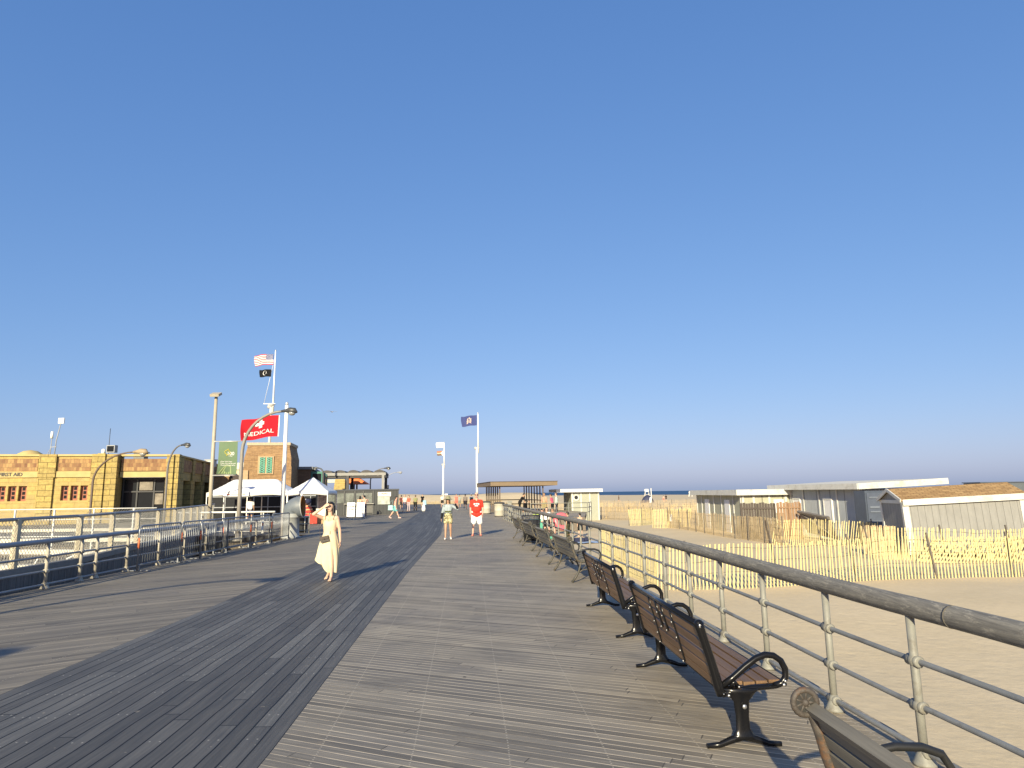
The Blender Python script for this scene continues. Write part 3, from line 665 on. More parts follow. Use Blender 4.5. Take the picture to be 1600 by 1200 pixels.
# --- the woman in the cream dress
wl=(-3.9,14.28,0)
W,JW,_,hpW=person('barefoot woman in a long cream dress shading her eyes with one raised arm',wl,FACE+R(-6),1.60,LIGHT,
  arms={'r':{'u':(.150,.215,.100),'f':(-.80,-.12,.56),'curl':.15,'palm':(0,-.9,-.45),'thumb':1},'l':{'u':(-.22,-.06,-1),'f':(-.10,.05,-1)}},
  legs={'r':(-11,16,2),'l':(9,5,1)},head=(-4,-2),hair=('long',hairblack),vox=.0085,face=True,w=.86)
def cream_dress():
    t=NT('cream_dress'); n=t.noise(t.obj(),5.,3.); t.base(t.ramp(n,[(.3,(.62,.53,.335)),(.7,(.69,.60,.40))])); t.rough(.8)
    t.bump(t.noise(t.mapv(t.obj(),(16,16,2.5)),1.,3.),.35,.02); return t.m
def dress():
    n=72; rows=[]
    prof=[(1.315,.118,.085,0,0),(1.28,.142,.10,0,.0),(1.22,.152,.122,0,.01),(1.14,.140,.112,0,.0),(1.05,.128,.10,0,0),(.98,.142,.112,.0,.0),(.90,.165,.13,.01,0),(.80,.183,.14,.02,-.01),(.66,.192,.145,.04,-.02),(.50,.192,.15,.06,-.04),(.36,.182,.15,.085,-.05),(.26,.172,.15,.085,-.06),(.18,.165,.145,.075,-.06)]
    vs=[]
    for j,(z,rx,ry,fx,fy) in enumerate(prof):
        fold=max(0,(1.0-z))
        for i in range(n):
            a=2*PI*i/n; fl=fold*.15*(math.sin(a*9+1.2*z*4)+.6*math.sin(a*5-2.*z)+.5*math.sin(a*14+z*9))
            x=rx*math.cos(a)*(1+fl); y=ry*math.sin(a)*(1+fl)
            side=max(0,math.cos(a-R(20)))         # wind lifts the hem toward her right
            x+=fx*side**2*1.5+ (fold**1.5)*.10*side**3*math.sin(z*24)*.5; y+=fy*(1-side)*.6
            zz=z+ (.26*side**2 if j>=len(prof)-3 else 0)*(1 if j==len(prof)-1 else (.7 if j==len(prof)-2 else .35)) + (.025*math.sin(a*6+.5) if j==len(prof)-1 else 0)
            if j==0: zz+= .03*abs(math.cos(a))-.055*max(0,math.sin(a))
            vs.append((x*.96,y,zz*.96))
    fs=[(j*n+i,j*n+(i+1)%n,(j+1)*n+(i+1)%n,(j+1)*n+i) for j in range(len(prof)-1) for i in range(n)]
    m=MB().add(vs,fs,0,True); o=m.build('dress',cream_dress(),W)
    md=o.modifiers.new('s','SOLIDIFY'); md.thickness=.006; sb=o.modifiers.new('u','SUBSURF'); sb.levels=1; sb.render_levels=1
    for s in (-1,1):
        MB().tube([(s*.085,.085,1.245),(s*.095,.075,1.31),(s*.10,.02,1.375),(s*.095,-.055,1.33),(s*.08,-.09,1.25)],.007,6).build('dress_strap',o.data.materials[0],W)
dress()
a_=FACE+R(-6); rot=Matrix.Rotation(a_,3,'Z')
bp=Vector(wl)+rot@Vector((.03,.165,.80))
hb=handbag('small dark quilted clutch bag worn at the waist of the woman in the cream dress',bp,(.19,.05,.12),mat('dark_quilted_leather',(.035,.028,.022),.4,.3,40.,bump=.5),a_+PI+R(3),None,smat=mat('dark_brown_leather',(.06,.045,.033),.4,.2,30.)); hb.rotation_euler=(0,R(-13),a_+PI)
sm=MB(); 
hbst=MB().tube([(-.11,.05,.13),(-.12,.14,.30),(-.04,.30,.48),(.1,.32,.5),(.14,.1,.28),(.11,.03,.13)],.004,6).build('strap',mat('dark_brown_leather',(.06,.045,.033)),hb)
# --- man in red
M_,JM,go,hpM=person('heavy man in a red printed t-shirt, white shorts, dark glasses and red sandals',(-1.58,28.48,0),FACE,1.78,PINK,
  arms={'r':{'u':(.17,.03,-1),'f':(.03,.16,-1)},'l':{'u':(-.17,.0,-1),'f':(-.02,.14,-1)}},legs={'r':(3,3,5),'l':(-3,2,5)},w=1.3,belly=.10,hair=('bald',hairgrey),vox=.0095,face=True,
  wear=[('tee',cloth('bright_red',(.72,.045,.03)),{'z0':.885,'sleeve':.75,'flare':.045}),('shorts',cloth('white_canvas',(.80,.78,.74)),{'len':.86,'loose':.03}),('sandals',cloth('red_strap',(.42,.05,.035))),('sunglasses',mat('dark_lens',(.01,.009,.01),.15,.02))])
def chest_print(go,parent):
    me=go['tee'].data; bv=BVHTree.FromPolygons([v.co for v in me.vertices],[p.vertices for p in me.polygons])
    def proj(x,z,d=.006):
        h=bv.ray_cast(Vector((x,1,z)),Vector((0,-1,0)))
        return (h[0]+Vector((0,d,0))) if h[0] else Vector((x,.2,z))
    wm=cloth('white_print',(.82,.80,.78)); bl=cloth('blue_print',(.05,.09,.28))
    m=MB()
    for row,(z0,h,hw) in enumerate(((1.30,.055,.135),(1.225,.035,.075))):
        nx=16; vs=[]
        for i in range(nx+1):
            x=-hw+2*hw*i/nx
            for q in (0,1): vs.append(proj(x,z0+q*h-(x*x)*(.9 if row==0 else -.3)))
        m.add(vs,[(2*i,2*i+2,2*i+3,2*i+1) for i in range(nx) if (i*7+row*3)%5!=0 or row],0,True)
    m.build('shirt_print',wm,parent)
    m=MB(); m.tube([proj(-.09+.18*i/14,1.272+.012*math.sin(i*1.9),.009) for i in range(15)],.006,6); m.build('shirt_script',bl,parent)
chest_print(go,M_)
# --- woman in sun hat
camo=None
def camo_mat(name,a,b,c_):
    t=NT(name); n=t.noise(t.obj(),17.,2.); c=t.ramp(n,[(.42,a),(.44,b),(.55,b),(.57,c_)]); t.base(c); t.rough(.85); return t.m
person('woman in a wide sun hat, green crop top and patterned shorts with one arm up',(-2.58,26.36,0),FACE+R(4),1.60,TAN,
  arms={'l':{'u':(-.72,.28,-.42),'f':(.35,.35,.80),'curl':.9},'r':{'u':(.26,-.02,-1),'f':(.14,.18,-1)}},legs={'r':(10,6,2),'l':(-8,12,2)},w=.96,hair=('long',hairbrown),vox=.0095,face=True,
  wear=[('crop',cloth('olive_top',(.085,.095,.045)),{'z0':1.17}),('longsleeve',cloth('grey_blue_shawl',(.33,.38,.40)),{'z0':1.36,'cuff':.35}),('sleeves',cloth('black_sleeve',(.015,.015,.017)),{'a':.12}),('shorts',camo_mat('camo_shorts',(.60,.52,.30),(.42,.37,.2),(.10,.095,.05)),{'len':.42,'loose':.03}),('shoes',cloth('white_shoe',(.75,.72,.68))),('hat',cloth('khaki_hat',(.25,.24,.15)),{'brim':.19}),('sunglasses',mat('dark_lens',(.01,.009,.01)))])
W1={'r':(22,6,2),'l':(-24,18,2)}; W2={'r':(-20,20,2),'l':(20,4,2)}
def std(label,px,py,rz,H,skin,wear,**kw):
    p=gp(px,py); return person(label,(p.x,p.y,0),rz,H,skin,wear=wear,vox=.014,**kw)
cl=cloth
std('person in white shirt and cap under the wide white tent, seen from behind',380,0,0,1,LIGHT,()) if False else None
person('person in a white shirt and pale cap standing under the wide white tent',(-17.55,44.6,0),R(20),1.75,TAN,wear=[('tee',cl('white_shirt',(.80,.78,.74)),{'flare':.02}),('shorts',cl('navy',(.03,.035,.07))),('shoes',cl('black',(.012,.012,.014))),('cap',cl('pale_grey',(.55,.53,.52)))],vox=.013,w=1.1)
std('walker in pink top and turquoise shorts striding right with a bag on the shoulder',617,810,R(-78),1.66,PINK,[('tank',cl('salmon',(.72,.33,.25))),('shorts',cl('turquoise',(.17,.46,.47)),{'len':.6,'loose':.03}),('shoes',cl('blush',(.72,.5,.45)))],legs={'r':(24,4,2),'l':(-22,16,2)},lean=6,hair=('bun',hairblack))
pw=gp(617,810)
handbag('pale turquoise beach bag carried by the walker in turquoise shorts',(pw.x-.34,pw.y-.05,.62),(.36,.2,.36),cl('pale_turquoise',(.38,.58,.58)),R(10),[(-.1,0,.34),(.0,0,.62),(.18,0,.76),(.14,0,.34)])
std('person in a dark maroon shirt walking away left of the pale pink shirt',627,797,R(10),1.72,TAN,[('tee',cl('maroon',(.15,.05,.045))),('shorts',cl('charcoal',(.04,.04,.045))),('shoes',cl('grey_shoe',(.3,.3,.3)))],legs=W1)
std('tall person in a pale pink shirt and blue jeans on the deck',632.5,799,R(170),1.78,PINK,[('tee',cl('pale_pink',(.74,.52,.48)),{'flare':.015}),('pants',cl('dark_denim',(.05,.065,.12))),('shoes',cl('black',(.012,.012,.014)))],legs=W1,hair=('short',hairgrey),w=1.1)
std('person in a rust red top and pale trousers beside the pale pink shirt',638.5,799,R(150),1.65,PINK,[('tee',cl('rust',(.42,.12,.08))),('pants',cl('pale_mauve',(.48,.40,.42))),('shoes',cl('tan_shoe',(.35,.24,.16)))],hair=('short',hairbrown))
std('person in an olive shirt and black trousers standing alone on the dark strip',649,798.5,R(15),1.66,TAN,[('tee',cl('olive_shirt',(.27,.27,.13))),('pants',cl('black',(.012,.012,.014))),('shoes',cl('black',(.012,.012,.014)))],hair=('short',hairbrown))
std('man in a black t-shirt with a pale print, far along the dark strip',660,791.5,R(185),1.75,LIGHT,[('tee',cl('black',(.012,.012,.014))),('shorts',cl('black',(.012,.012,.014))),('shoes',cl('grey_shoe',(.3,.3,.3)))],w=1.1)
std('person in a dark top and black shorts walking away behind the man in red',727,796,R(5),1.72,DARK,[('tee',cl('brown_grey',(.19,.16,.14))),('shorts',cl('black_navy',(.02,.02,.03)),{'len':.7}),('shoes',cl('black',(.012,.012,.014)))],legs={'r':(18,4,3),'l':(-24,40,3)},w=1.15)
std('person in a pink red swim shirt beyond the sun hat woman',713,794,R(190),1.70,PINK,[('tank',cl('coral_red',(.62,.17,.13))),('shorts',cl('coral_red',(.62,.17,.13)))],hair=('short',hairbrown))
std('small person in grey shorts just right of the pink red swim shirt',718,793,R(170),1.6,TAN,[('tee',cl('grey_sage',(.28,.32,.28))),('shorts',cl('grey_green',(.2,.22,.2)))],hair=('short',hairbrown))
std('person in a grey blue shirt with a white cap close beside the man in red',736.5,795,R(5),1.74,TAN,[('tee',cl('grey_blue',(.20,.24,.32))),('shorts',cl('charcoal',(.04,.04,.045))),('cap',cl('white_cap',(.8,.8,.8))),('backpack',cl('black',(.012,.012,.014)))],legs=W2)
std('person in a pale shirt far down the deck left of the sun hat',691,793,R(180),1.7,LIGHT,[('tee',cl('cream_shirt',(.62,.58,.50))),('shorts',cl('black',(.012,.012,.014))),('cap',cl('white_cap',(.8,.8,.8)))])
# --- by the food kiosk
std('shirtless sunburnt person in floral trousers ordering at the kiosk counter',569,808,R(10),1.72,PINK,[('pants',camo_mat('floral_cloth',(.04,.03,.035),(.16,.09,.09),(.40,.32,.30)),{'len':.92})],hair=('bun',hairblack),arms={'r':{'u':(.4,.5,-.6),'f':(-.1,.6,.6)},'l':{'u':(-.4,.5,-.7),'f':(.2,.8,.2)}})
std('person with long dark hair and a raised arm beside the kiosk sign boards',562,806,R(20),1.68,PINK,[('tank',cl('peach',(.70,.42,.28))),('shorts',cl('dark_brown',(.07,.045,.035)))],hair=('long',hairblack),arms={'r':{'u':(.5,.2,.3),'f':(-.6,.2,.7)}})
std('seated person in black slumped against the dark kiosk end wall',603,799,R(-60),1.70,TAN,[('tee',cl('black',(.012,.012,.014))),('pants',cl('charcoal',(.04,.04,.045))),('shoes',cl('grey_shoe',(.3,.3,.3)))],sit=.22,legs={'r':(70,110,6),'l':(60,60,6)},lean=18)
# --- pavilion end
def at_p(label,px,Y,z,rz,H,skin,wear,**kw):
    p=at(px,785,Y); return person(label,(p.x,Y,z),rz,H,skin,wear=wear,vox=.014,**kw)
at_p('stooping man in black bent over beneath the brown roofed shelter',812,54,0,R(-90),1.8,TAN,[('longsleeve',cl('black',(.012,.012,.014))),('pants',cl('black',(.012,.012,.014))),('shoes',cl('black',(.012,.012,.014)))],lean=28,arms={'r':{'u':(.1,.8,-.6),'f':(0,.8,-.5)},'l':{'u':(-.1,.8,-.6),'f':(0,.8,-.5)}},w=1.15)
at_p('person in black seated low beside the stooping man in the shelter',820,53,0,R(60),1.72,TAN,[('longsleeve',cl('black',(.012,.012,.014))),('pants',cl('charcoal',(.04,.04,.045))),('shoes',cl('black',(.012,.012,.014)))],sit=.45,legs={'r':(75,70,6),'l':(80,80,6)})
at_p('bare chested person in khaki shorts standing on the beach ramp',850.5,50.5,0,R(160),1.72,TAN,[('shorts',cl('khaki',(.30,.25,.13)),{'len':.7,'loose':.03})],hair=('short',hairblack))
at_p('person in a raspberry shirt and black shorts on the beach ramp',863,49.5,0,R(70),1.65,TAN,[('tee',cl('raspberry',(.50,.10,.17))),('shorts',cl('black',(.012,.012,.014)))],hair=('short',hairblack),lean=8)
at_p('person in pale green with a dark bag behind the raspberry shirt',869.5,50,0,R(80),1.72,PINK,[('longsleeve',cl('pale_green',(.52,.62,.52))),('pants',cl('black',(.012,.012,.014)))],hair=('short',hairbrown))
# --- on the sand below the railing
def on_s(label,px,py,rz,H,skin,wear,**kw):
    p=gp(px,py,-.88); return person(label,(p.x,p.y,sand_h(p.x,p.y)),rz,H,skin,wear=wear,vox=.013,**kw)
on_s('dark haired child in black shorts standing on the sand by the blue beach towel',907,838,R(30),1.42,LIGHT,[('shorts',cl('black',(.012,.012,.014)),{'len':.8,'loose':.03})],hair=('short',hairblack))
on_s('person in a white shirt and black shorts behind the railing posts on the sand',855,839,R(170),1.72,PINK,[('tee',cl('white_shirt',(.80,.78,.74))),('shorts',cl('black',(.012,.012,.014)))])
on_s('person in a white swim shirt near the foot of the beach ramp steps',848,838,R(150),1.55,PINK,[('tank',cl('white_shirt',(.80,.78,.74))),('shorts',cl('peach',(.7,.42,.28)))])
on_s('person in dark clothing standing beside the pink float on the sand',888,842,R(60),1.6,TAN,[('tank',cl('black',(.012,.012,.014))),('pants',cl('dark_olive',(.05,.05,.03)),{'len':.9})])
on_s('bare chested person in green shorts seated on the sand below the railing',866,842,R(100),1.6,PINK,[('shorts',cl('sea_green',(.1,.35,.25)))],sit=.18,legs={'r':(75,100,8),'l':(80,110,8)})
on_s('far bather in black walking across the open sand left of the navy beach tent',967,783.5,R(60),1.72,TAN,[('tee',cl('black',(.012,.012,.014))),('shorts',cl('black',(.012,.012,.014)))],legs=W1)
on_s('far bather in black standing on the open sand right of the navy beach tent',1041,784,R(10),1.75,TAN,[('tee',cl('black',(.012,.012,.014))),('shorts',cl('charcoal',(.04,.04,.045)))])
on_s('far bare chested bather in coral shorts right of the navy beach tent',1037,785,R(-40),1.5,PINK,[('shorts',cl('coral_red',(.62,.17,.13)))])
# small things held or standing among the people
pb=gp(664,796); handbag('square pale blue cooler bag hanging beside the man in black on the dark strip',(pb.x,pb.y-.3,.55),(.40,.22,.5),cl('pale_blue',(.30,.52,.62)),0,[(-.12,0,.5),(0,0,.8),(.12,0,.5)])
q=gp(662,799); t=thing('bundle','white tapering bundle standing on the dark strip in front of the cooler bag','bundle',(q.x,q.y,0)); m=MB(); m.lathe([(.10,0),(.19,.06),(.22,.25),(.17,.5),(.09,.72),(.05,.8)],(0,0,0),16); m.build('wrap',cl('white_shirt',(.8,.78,.74)),t); m=MB(); m.ell((-.06,0,.86),(.075,.06,.07)); m.build('knot',cl('cream_shirt',(.62,.58,.5)),t)
# ------------------------------------------------------------------ sand fences
lath=mat('lath_yellow',(.60,.50,.24),.8,.18,11.); lath2=mat('lath_tan',(.46,.35,.20),.85,.2,8.); wire=mat('fence_wire',(.10,.09,.08),.6,.1)
postw=mat('grey_stake',(.13,.11,.09),.8,.25,9.); lathr=mat('lath_reddish',(.36,.22,.12),.85,.2,8.)
def resample(P,step):
    out=[];acc=0
    for a,b in zip(P,P[1:]):
        a=Vector(a);b=Vector(b);L=(b-a).length; d=acc
        while d<L: out.append((a+(b-a)*(d/L),(b-a).normalized())); d+=step
        acc=d-L
    return out
def sand_fence(label,P,h=1.2,pitch=.10,w=.037,m=None,jit=.013,lean=0.,fwd=0.,post=2.5,sway=.025,stake=True,stakelean=.12,sink=.05,seed=1):
    rn=random.Random(seed); t=thing('sand_fence',label,'fence',(P[0][0],P[0][1],0),group='wooden slat fences on the sand')
    o=Vector((P[0][0],P[0][1],0)); mb=MB(); tops=[]
    for i,(p,d) in enumerate(resample(P,pitch)):
        z=sand_h(p.x,p.y)-sink; nrm=Vector((d.y,-d.x)); L=lean+jit*rn.gauss(0,1)+sway*math.sin(i*.11+seed); fw=fwd+.05*math.sin(i*.07+seed*2)+rn.gauss(0,.012)
        hh=h*(1+rn.gauss(0,.014)); wv=.07*math.sin(i*.09+seed)
        a=Vector((p.x+nrm.x*wv,p.y+nrm.y*wv,z+.03*math.sin(i*.13)))-o; b=a+Vector((d.x*math.sin(L)+nrm.x*math.sin(fw),d.y*math.sin(L)+nrm.y*math.sin(fw),math.cos(L)))*hh
        mb.bar(a,b,w*(1+rn.gauss(0,.08)),.012,up=(d.y,-d.x,0)); tops.append((a,b))
    mb.build('slat_panel',m or lath,t)
    wb=MB()
    for f in (.12,.38,.64,.9): wb.tube([a.lerp(b,f) for a,b in tops[::3]],.006,4)
    wb.build('wire',wire,t)
    if stake:
        for i,(p,d) in enumerate(resample(P,post)):
            z=sand_h(p.x,p.y); s=MB(); nx=Vector((-d.y,d.x))*.05
            a=Vector((p.x+nx.x,p.y+nx.y,z-.2))-o; s.bar(a,a+Vector((-d.x*stakelean*(.6+rn.random()),-d.y*stakelean,1))*(h+.28),.045,.045); s.build('stake',postw,t)
    return t
sand_fence('nearest yellow slat fence, running across the sand just below the railing and benches',[(3.5,27.6),(3.62,22.5),(3.85,18.6),(4.4,18.4),(6.2,18.55),(9,19.15),(12,19.6),(14.6,20.),(18.5,20.9),(23,21.6)],1.22,.105,seed=3,lean=.03)
sand_fence('upper layer of leaning slats standing in front of the shingled shed',[(13.6,25.7),(15.4,25.2),(17.6,25.0),(20.4,25.3),(22.5,25.8)],1.22,.105,lean=.1,sway=.05,seed=5)
sand_fence('half collapsed bright slat fence lying against the fence before the shingled shed',[(14.6,24.75),(16.6,24.25),(18.8,24.1),(20.6,24.5),(21.8,24.9)],1.05,.115,.042,lean=.55,fwd=.10,sway=.06,jit=.03,stake=False,seed=8)
sand_fence('short pale slat roll end beside the navy container and the shingled shed',[(14.55,28.2),(15.5,27.6)],1.2,.05,.042,lath2,seed=12,stake=False)
sand_fence('bright leaning slat fence in front of the grey flat roofed shed windows',[(12.7,33.4),(13.6,32.9),(15.2,33.0),(16.5,32.6),(16.9,31.6)],1.25,.105,lean=.16,sway=.08,seed=15)
sand_fence('dense tan slat fence running back from the brown board screen to the yellow gate panel',[(13.0,32.6),(12.35,36.2),(12.1,39.5),(11.9,43),(11.7,46),(11.2,49.2)],1.3,.12,.05,lath2,stakelean=.02,post=1.6,seed=18)
sand_fence('yellow fence panel facing the boardwalk with a small grey sign on it',[(10.1,48.9),(10.6,48.6),(13.1,49.4)],1.35,.11,.05,lath,seed=21,post=1.2,stakelean=0)
sand_fence('short yellow fence wing left of the fence panel with the grey sign',[(9.0,52.8),(9.9,52.2),(11.2,53.5)],1.3,.11,.05,lath,seed=23,post=1.2,stakelean=0)
sand_fence('long tan fence sweeping from the pale shed with the round window across the open sand',[(5.6,66),(7.2,66.5),(9.2,66.8),(11.,63.),(12.4,59.5),(14.5,60.5),(18,61)],1.3,.13,.05,lath2,seed=25,stakelean=0)
sand_fence('far tan fence behind the long sweeping fence, left of the far navy beach tent',[(9.,90),(14,88.5),(19,84),(27,83),(36,84)],1.25,.16,.055,lath2,seed=28,stakelean=0)
sand_fence('farthest thin fence on the open sand, below the strip of sea',[(13,118),(24,112),(36,113),(50,114)],1.2,.2,.06,lath2,seed=31,stakelean=0)
sand_fence('tan fence crossing beyond the far end of the boardwalk behind the walkers',[(-34,121),(-26,120.5),(-17,120),(-9,119.5),(-2,119)],1.5,.15,.07,mat('lath_far',(.37,.28,.13),.85,.3,2.),seed=34,stakelean=0)
sand_fence('tan fence behind the brown roofed shelter',[(-6,99),(1,98),(8,93),(11.5,90.5)],1.3,.15,.06,lath2,seed=37,stakelean=0)
sand_fence('reddish slat fence at the right edge beyond the shingled shed',[(26.3,33.2),(28.5,33.6),(32,34)],1.5,.13,.05,lathr,seed=40,stakelean=0)
p=at(1048,809,48.55); s=thing('sign','small grey notice fixed to the yellow fence panel','sign',(p.x,p.y-.1,p.z)); m=MB(); m.box((0,0,0),(.17,.02,.48)); m.build('board',mat('notice_white',(.6,.62,.63),.6),s)
m=MB()
for k in range(4): m.box((.0,-.013,.16-.1*k),(.12,.006,.05))
m.build('print',mat('notice_blue',(.08,.12,.2),.6),s)
# brown and grey board screen
t=thing('board_screen','weathered board screen, dark grey left and raw brown right, before the small sage shed','fence',(0,0,0))
bw=mat('weathered_grey_boards',(.085,.068,.058),.85,.25,7.,stretch=(6,6,.6)); bb=mat('raw_brown_boards',(.27,.165,.095),.8,.22,6.,stretch=(5,5,.7))
A=Vector((12.55,37.2,0)); B=Vector((14.2,36.4,0)); C=Vector((15.5,36.3,0))
def screen(P,Q,z0,z1,m_,nm):
    mb=MB(); n=int((Q-P).length/.14)
    for i in range(n):
        q=P.lerp(Q,(i+.5)/n); d=(Q-P).normalized(); mb.bar((q.x,q.y,z0),(q.x,q.y,z1+random.gauss(0,.025)),.13,.02,up=(d.y,-d.x,0))
    d=(Q-P).normalized(); nr=Vector((d.y,-d.x,0))*.04
    for z in (z1-.28,z1-1.15): mb.bar(P+nr+Vector((0,0,z)),Q+nr+Vector((0,0,z)),.05,.09)
    for f in (.02,.5,.98):
        q=P.lerp(Q,f)+nr*1.6; mb.bar((q.x,q.y,z0),(q.x,q.y,z1-.05),.07,.07)
    mb.build(nm,m_,t)
screen(A,B,-.9,1.02,bw,'grey_boards'); screen(B+Vector((.05,0,0)),C,-.9,1.05,bb,'brown_boards')
# ------------------------------------------------------------------ sheds
wtrim=mat('white_trim',(.56,.55,.505),.55,.07,3.,dirt=(.44,.42,.37))
def groove(name,rgb,pitch=.2,depth=.6,rough=.7):
    if name in _m: return _m[name]
    t=NT(name); uv=t.uv(); s=t.n('ShaderNodeSeparateXYZ'); t.l(uv,s.inputs[0]); f=t.math('FRACT',t.math('DIVIDE',s.outputs[0],pitch)); g=t.math('LESS_THAN',f,.05)
    n=t.noise(t.mapv(uv,(3,.8,1)),2.,5.,.6); c=t.ramp(n,[(.3,tuple(q*.88 for q in rgb)),(.7,tuple(q*1.08 for q in rgb))]); c=t.mix(g,c,tuple(q*.45 for q in rgb))
    t.base(c); t.rough(rough); t.bump(t.math('MULTIPLY',g,-1.),depth,.01); _m[name]=t.m; return t.m
grey_side=groove('grey_green_siding',(.21,.215,.185),1.2); grey2=groove('blue_grey_siding',(.40,.415,.42),1.3); sage=groove('sage_siding',(.37,.36,.27),1.25); tilt_side=groove('vinyl_grey_siding',(.25,.245,.23),.26)
roofm=mat('membrane_roof',(.62,.58,.49),.8,.08,2.); darkwin=mat('dark_glass',(.02,.024,.028),.12,.1,2.,spec=.6)
def battens(t,pts,z0,z1,m,w=.10,nm='trim_strip'):
    for (x,y,nx,ny) in pts:
        MB().box((x+nx*.02,y+ny*.02,(z0+z1)/2),(w if ny else .045,w if nx else .045,z1-z0)).build(nm,m,t)
# shed A : flat roof, two white shuttered windows
t=thing('shed','blue grey flat roofed beach shed with two white shuttered windows and wide white eaves','shed',(17.3,33.4,0),R(6))
m=MB(); m.prism([(0,0),(4.0,0),(4.0,8.2),(0,8.2)],-.95,1.715); m.build('wall',grey2,t)
m=MB(); vs=[(-.45,-.55,1.72),(2.0,-.55,1.82),(4.35,-.55,1.93),(4.35,8.6,1.95),(-.45,8.6,1.74)]
up_=[(x,y,z+.25) for x,y,z in vs]; m.add(vs+up_,[(4,3,2,1,0),(5,6,7,8,9),(0,1,6,5),(1,2,7,6),(2,3,8,7),(3,4,9,8),(4,0,5,9)]); m.build('roof',roofm,t)
m=MB(); 
for a,b in ((0,1),(1,2),(4,0)):
    pa,pb=Vector(vs[a]),Vector(vs[b]); o=Vector((0,-.025,0)) if a!=4 else Vector((-.025,0,0)); m.bar(pa+o+Vector((0,0,.12)),pb+o+Vector((0,0,.12)),.04,.29)
m.build('fascia',wtrim,t)
battens(t,[(0,y,-1,0) for y in (.06,2.0,3.7,5.3,6.7,8.1)]+[(x,0,0,-1) for x in (.06,2.0,3.94)],-.95,1.70,wtrim)
for y in (2.85,6.05):
    f=MB(); f.bx(-.055,-.0,y-.42,y+.42,-.05,1.25); f.build('window_shutter',mat('shutter_white',(.72,.70,.68),.6,.05),t)
    f=MB()
    for a,b,c_,d in ((y-.40,y+.40,1.15,1.22),(y-.40,y+.40,-.02,.05),(y-.40,y-.33,.05,1.15),(y+.33,y+.40,.05,1.15)): f.bx(-.08,-.056,a,b,c_,d)
    f.build('shutter_frame',wtrim,t)
m=MB(); m.bx(.4,3.9,-.30,-.02,1.42,1.58); m.build('front_beam',wtrim,t)
m=MB(); m.bx(-.02,4.02,-.02,8.22,-.98,-.72); m.build('base_board',wtrim,t)
# navy container in front
t=thing('storage_container','dark navy storage container with ribbed double doors between the sheds','container',(16.92,32.25,0),R(5))
nv=mat('navy_metal',(.07,.085,.115),.45,.14,3.); m=MB(); m.bx(0,2.5,0,.9,-.95,1.62); m.build('body',nv,t)
for k in (0,1):
    d=MB(); x0=.06+k*1.22; d.bx(x0,x0+1.16,-.05,-.003,-.85,1.52); d.build('door',mat('navy_door',(.085,.10,.135),.45,.14,3.),t)
    r=MB()
    for z in (-.55,.12,.80): r.bx(x0+.1,x0+1.06,-.09,-.052,z,z+.08); r.bx(x0+.1,x0+1.06,-.09,-.052,z+.48,z+.53)
    r.build('door_rib',mat('navy_edge',(.17,.19,.23),.45,.1),t)
    r=MB(); r.tube([(x0+(.98 if k==0 else .2),-.11,-.8),(x0+(.98 if k==0 else .2),-.11,1.5)],.018,8); r.build('lock_rod',mat('navy_edge',(.1,.115,.145)),t)
# shingled shed, sitting a little out of level
def shingle():
    t=NT('tan_shingles'); uv=t.uv(); b=t.n('ShaderNodeTexBrick'); t.l(uv,b.inputs['Vector']); b.offset=.5
    for k,v in (('Color1',(.31,.185,.075)),('Color2',(.44,.285,.125)),('Mortar',(.16,.09,.035))): b.inputs[k].default_value=(*v,1)
    b.inputs['Scale'].default_value=1; b.inputs['Brick Width'].default_value=.33; b.inputs['Row Height'].default_value=.14; b.inputs['Mortar Size'].default_value=.010; b.inputs['Bias'].default_value=.1
    n=t.noise(t.mapv(uv,(1,2.5,1)),3.,4.,.7); t.base(t.mul(1.,b.outputs[0],t.ramp(n,[(.3,(.7,.68,.66)),(.7,(1.15,1.12,1.08))]))); t.rough(.9); t.bump(t.math('MULTIPLY',b.outputs[1],-1.),.6,.02); return t.m
t=thing('shed','vinyl sided shed with a tan shingled gable roof, sitting tilted on the sand','shed',(15.75,27.0,-.9),rot=(R(0),R(-2.6),R(-9)))
Lx,Ly,Hh=4.45,2.3,2.15
m=MB(); m.bx(0,Lx,0,Ly,0,Hh); m.build('wall',tilt_side,t)
g=MB(); g.add([(.0,0,Hh),(0,Ly,Hh),(0,Ly/2,Hh+.36),(Lx,0,Hh),(Lx,Ly,Hh),(Lx,Ly/2,Hh+.36)],[(0,2,1),(3,4,5)]); g.build('gable',tilt_side,t)
rf=MB()
for s in (0,1):
    y0=-.10 if s==0 else Ly+.10; z0=Hh-.045
    vs=[(-.08,y0,z0),(Lx+.08,y0,z0),(Lx+.08,Ly/2,Hh+.40),(-.08,Ly/2,Hh+.40)]; tp=[(x,y,z+.06) for x,y,z in vs]
    f=[(0,1,2,3),(4,5,6,7),(0,1,5,4),(1,2,6,5),(2,3,7,6),(3,0,4,7)]; rf.add(vs+tp,f)
rf.build('roof',shingle(),t)
w_=MB(); w_.bx(-.03,.20,-.035,-.002,0,Hh-.02); w_.bx(Lx-.2,Lx+.03,-.035,-.002,0,Hh-.02); w_.bx(-.03,Lx+.03,-.13,-.10,Hh-.22,Hh+.02)
w_.bx(-.035,-.002,-.03,.14,0,Hh); w_.bx(-.035,-.002,Ly-.14,Ly+.03,0,Hh); w_.bx(-.035,-.002,.14,Ly-.14,Hh-.14,Hh+.0)
for s in (0,1): w_.bar((-.10,-.1 if s==0 else Ly+.1,Hh-.02),(-.10,Ly/2,Hh+.41),.05,.13)
w_.build('corner_trim',wtrim,t)
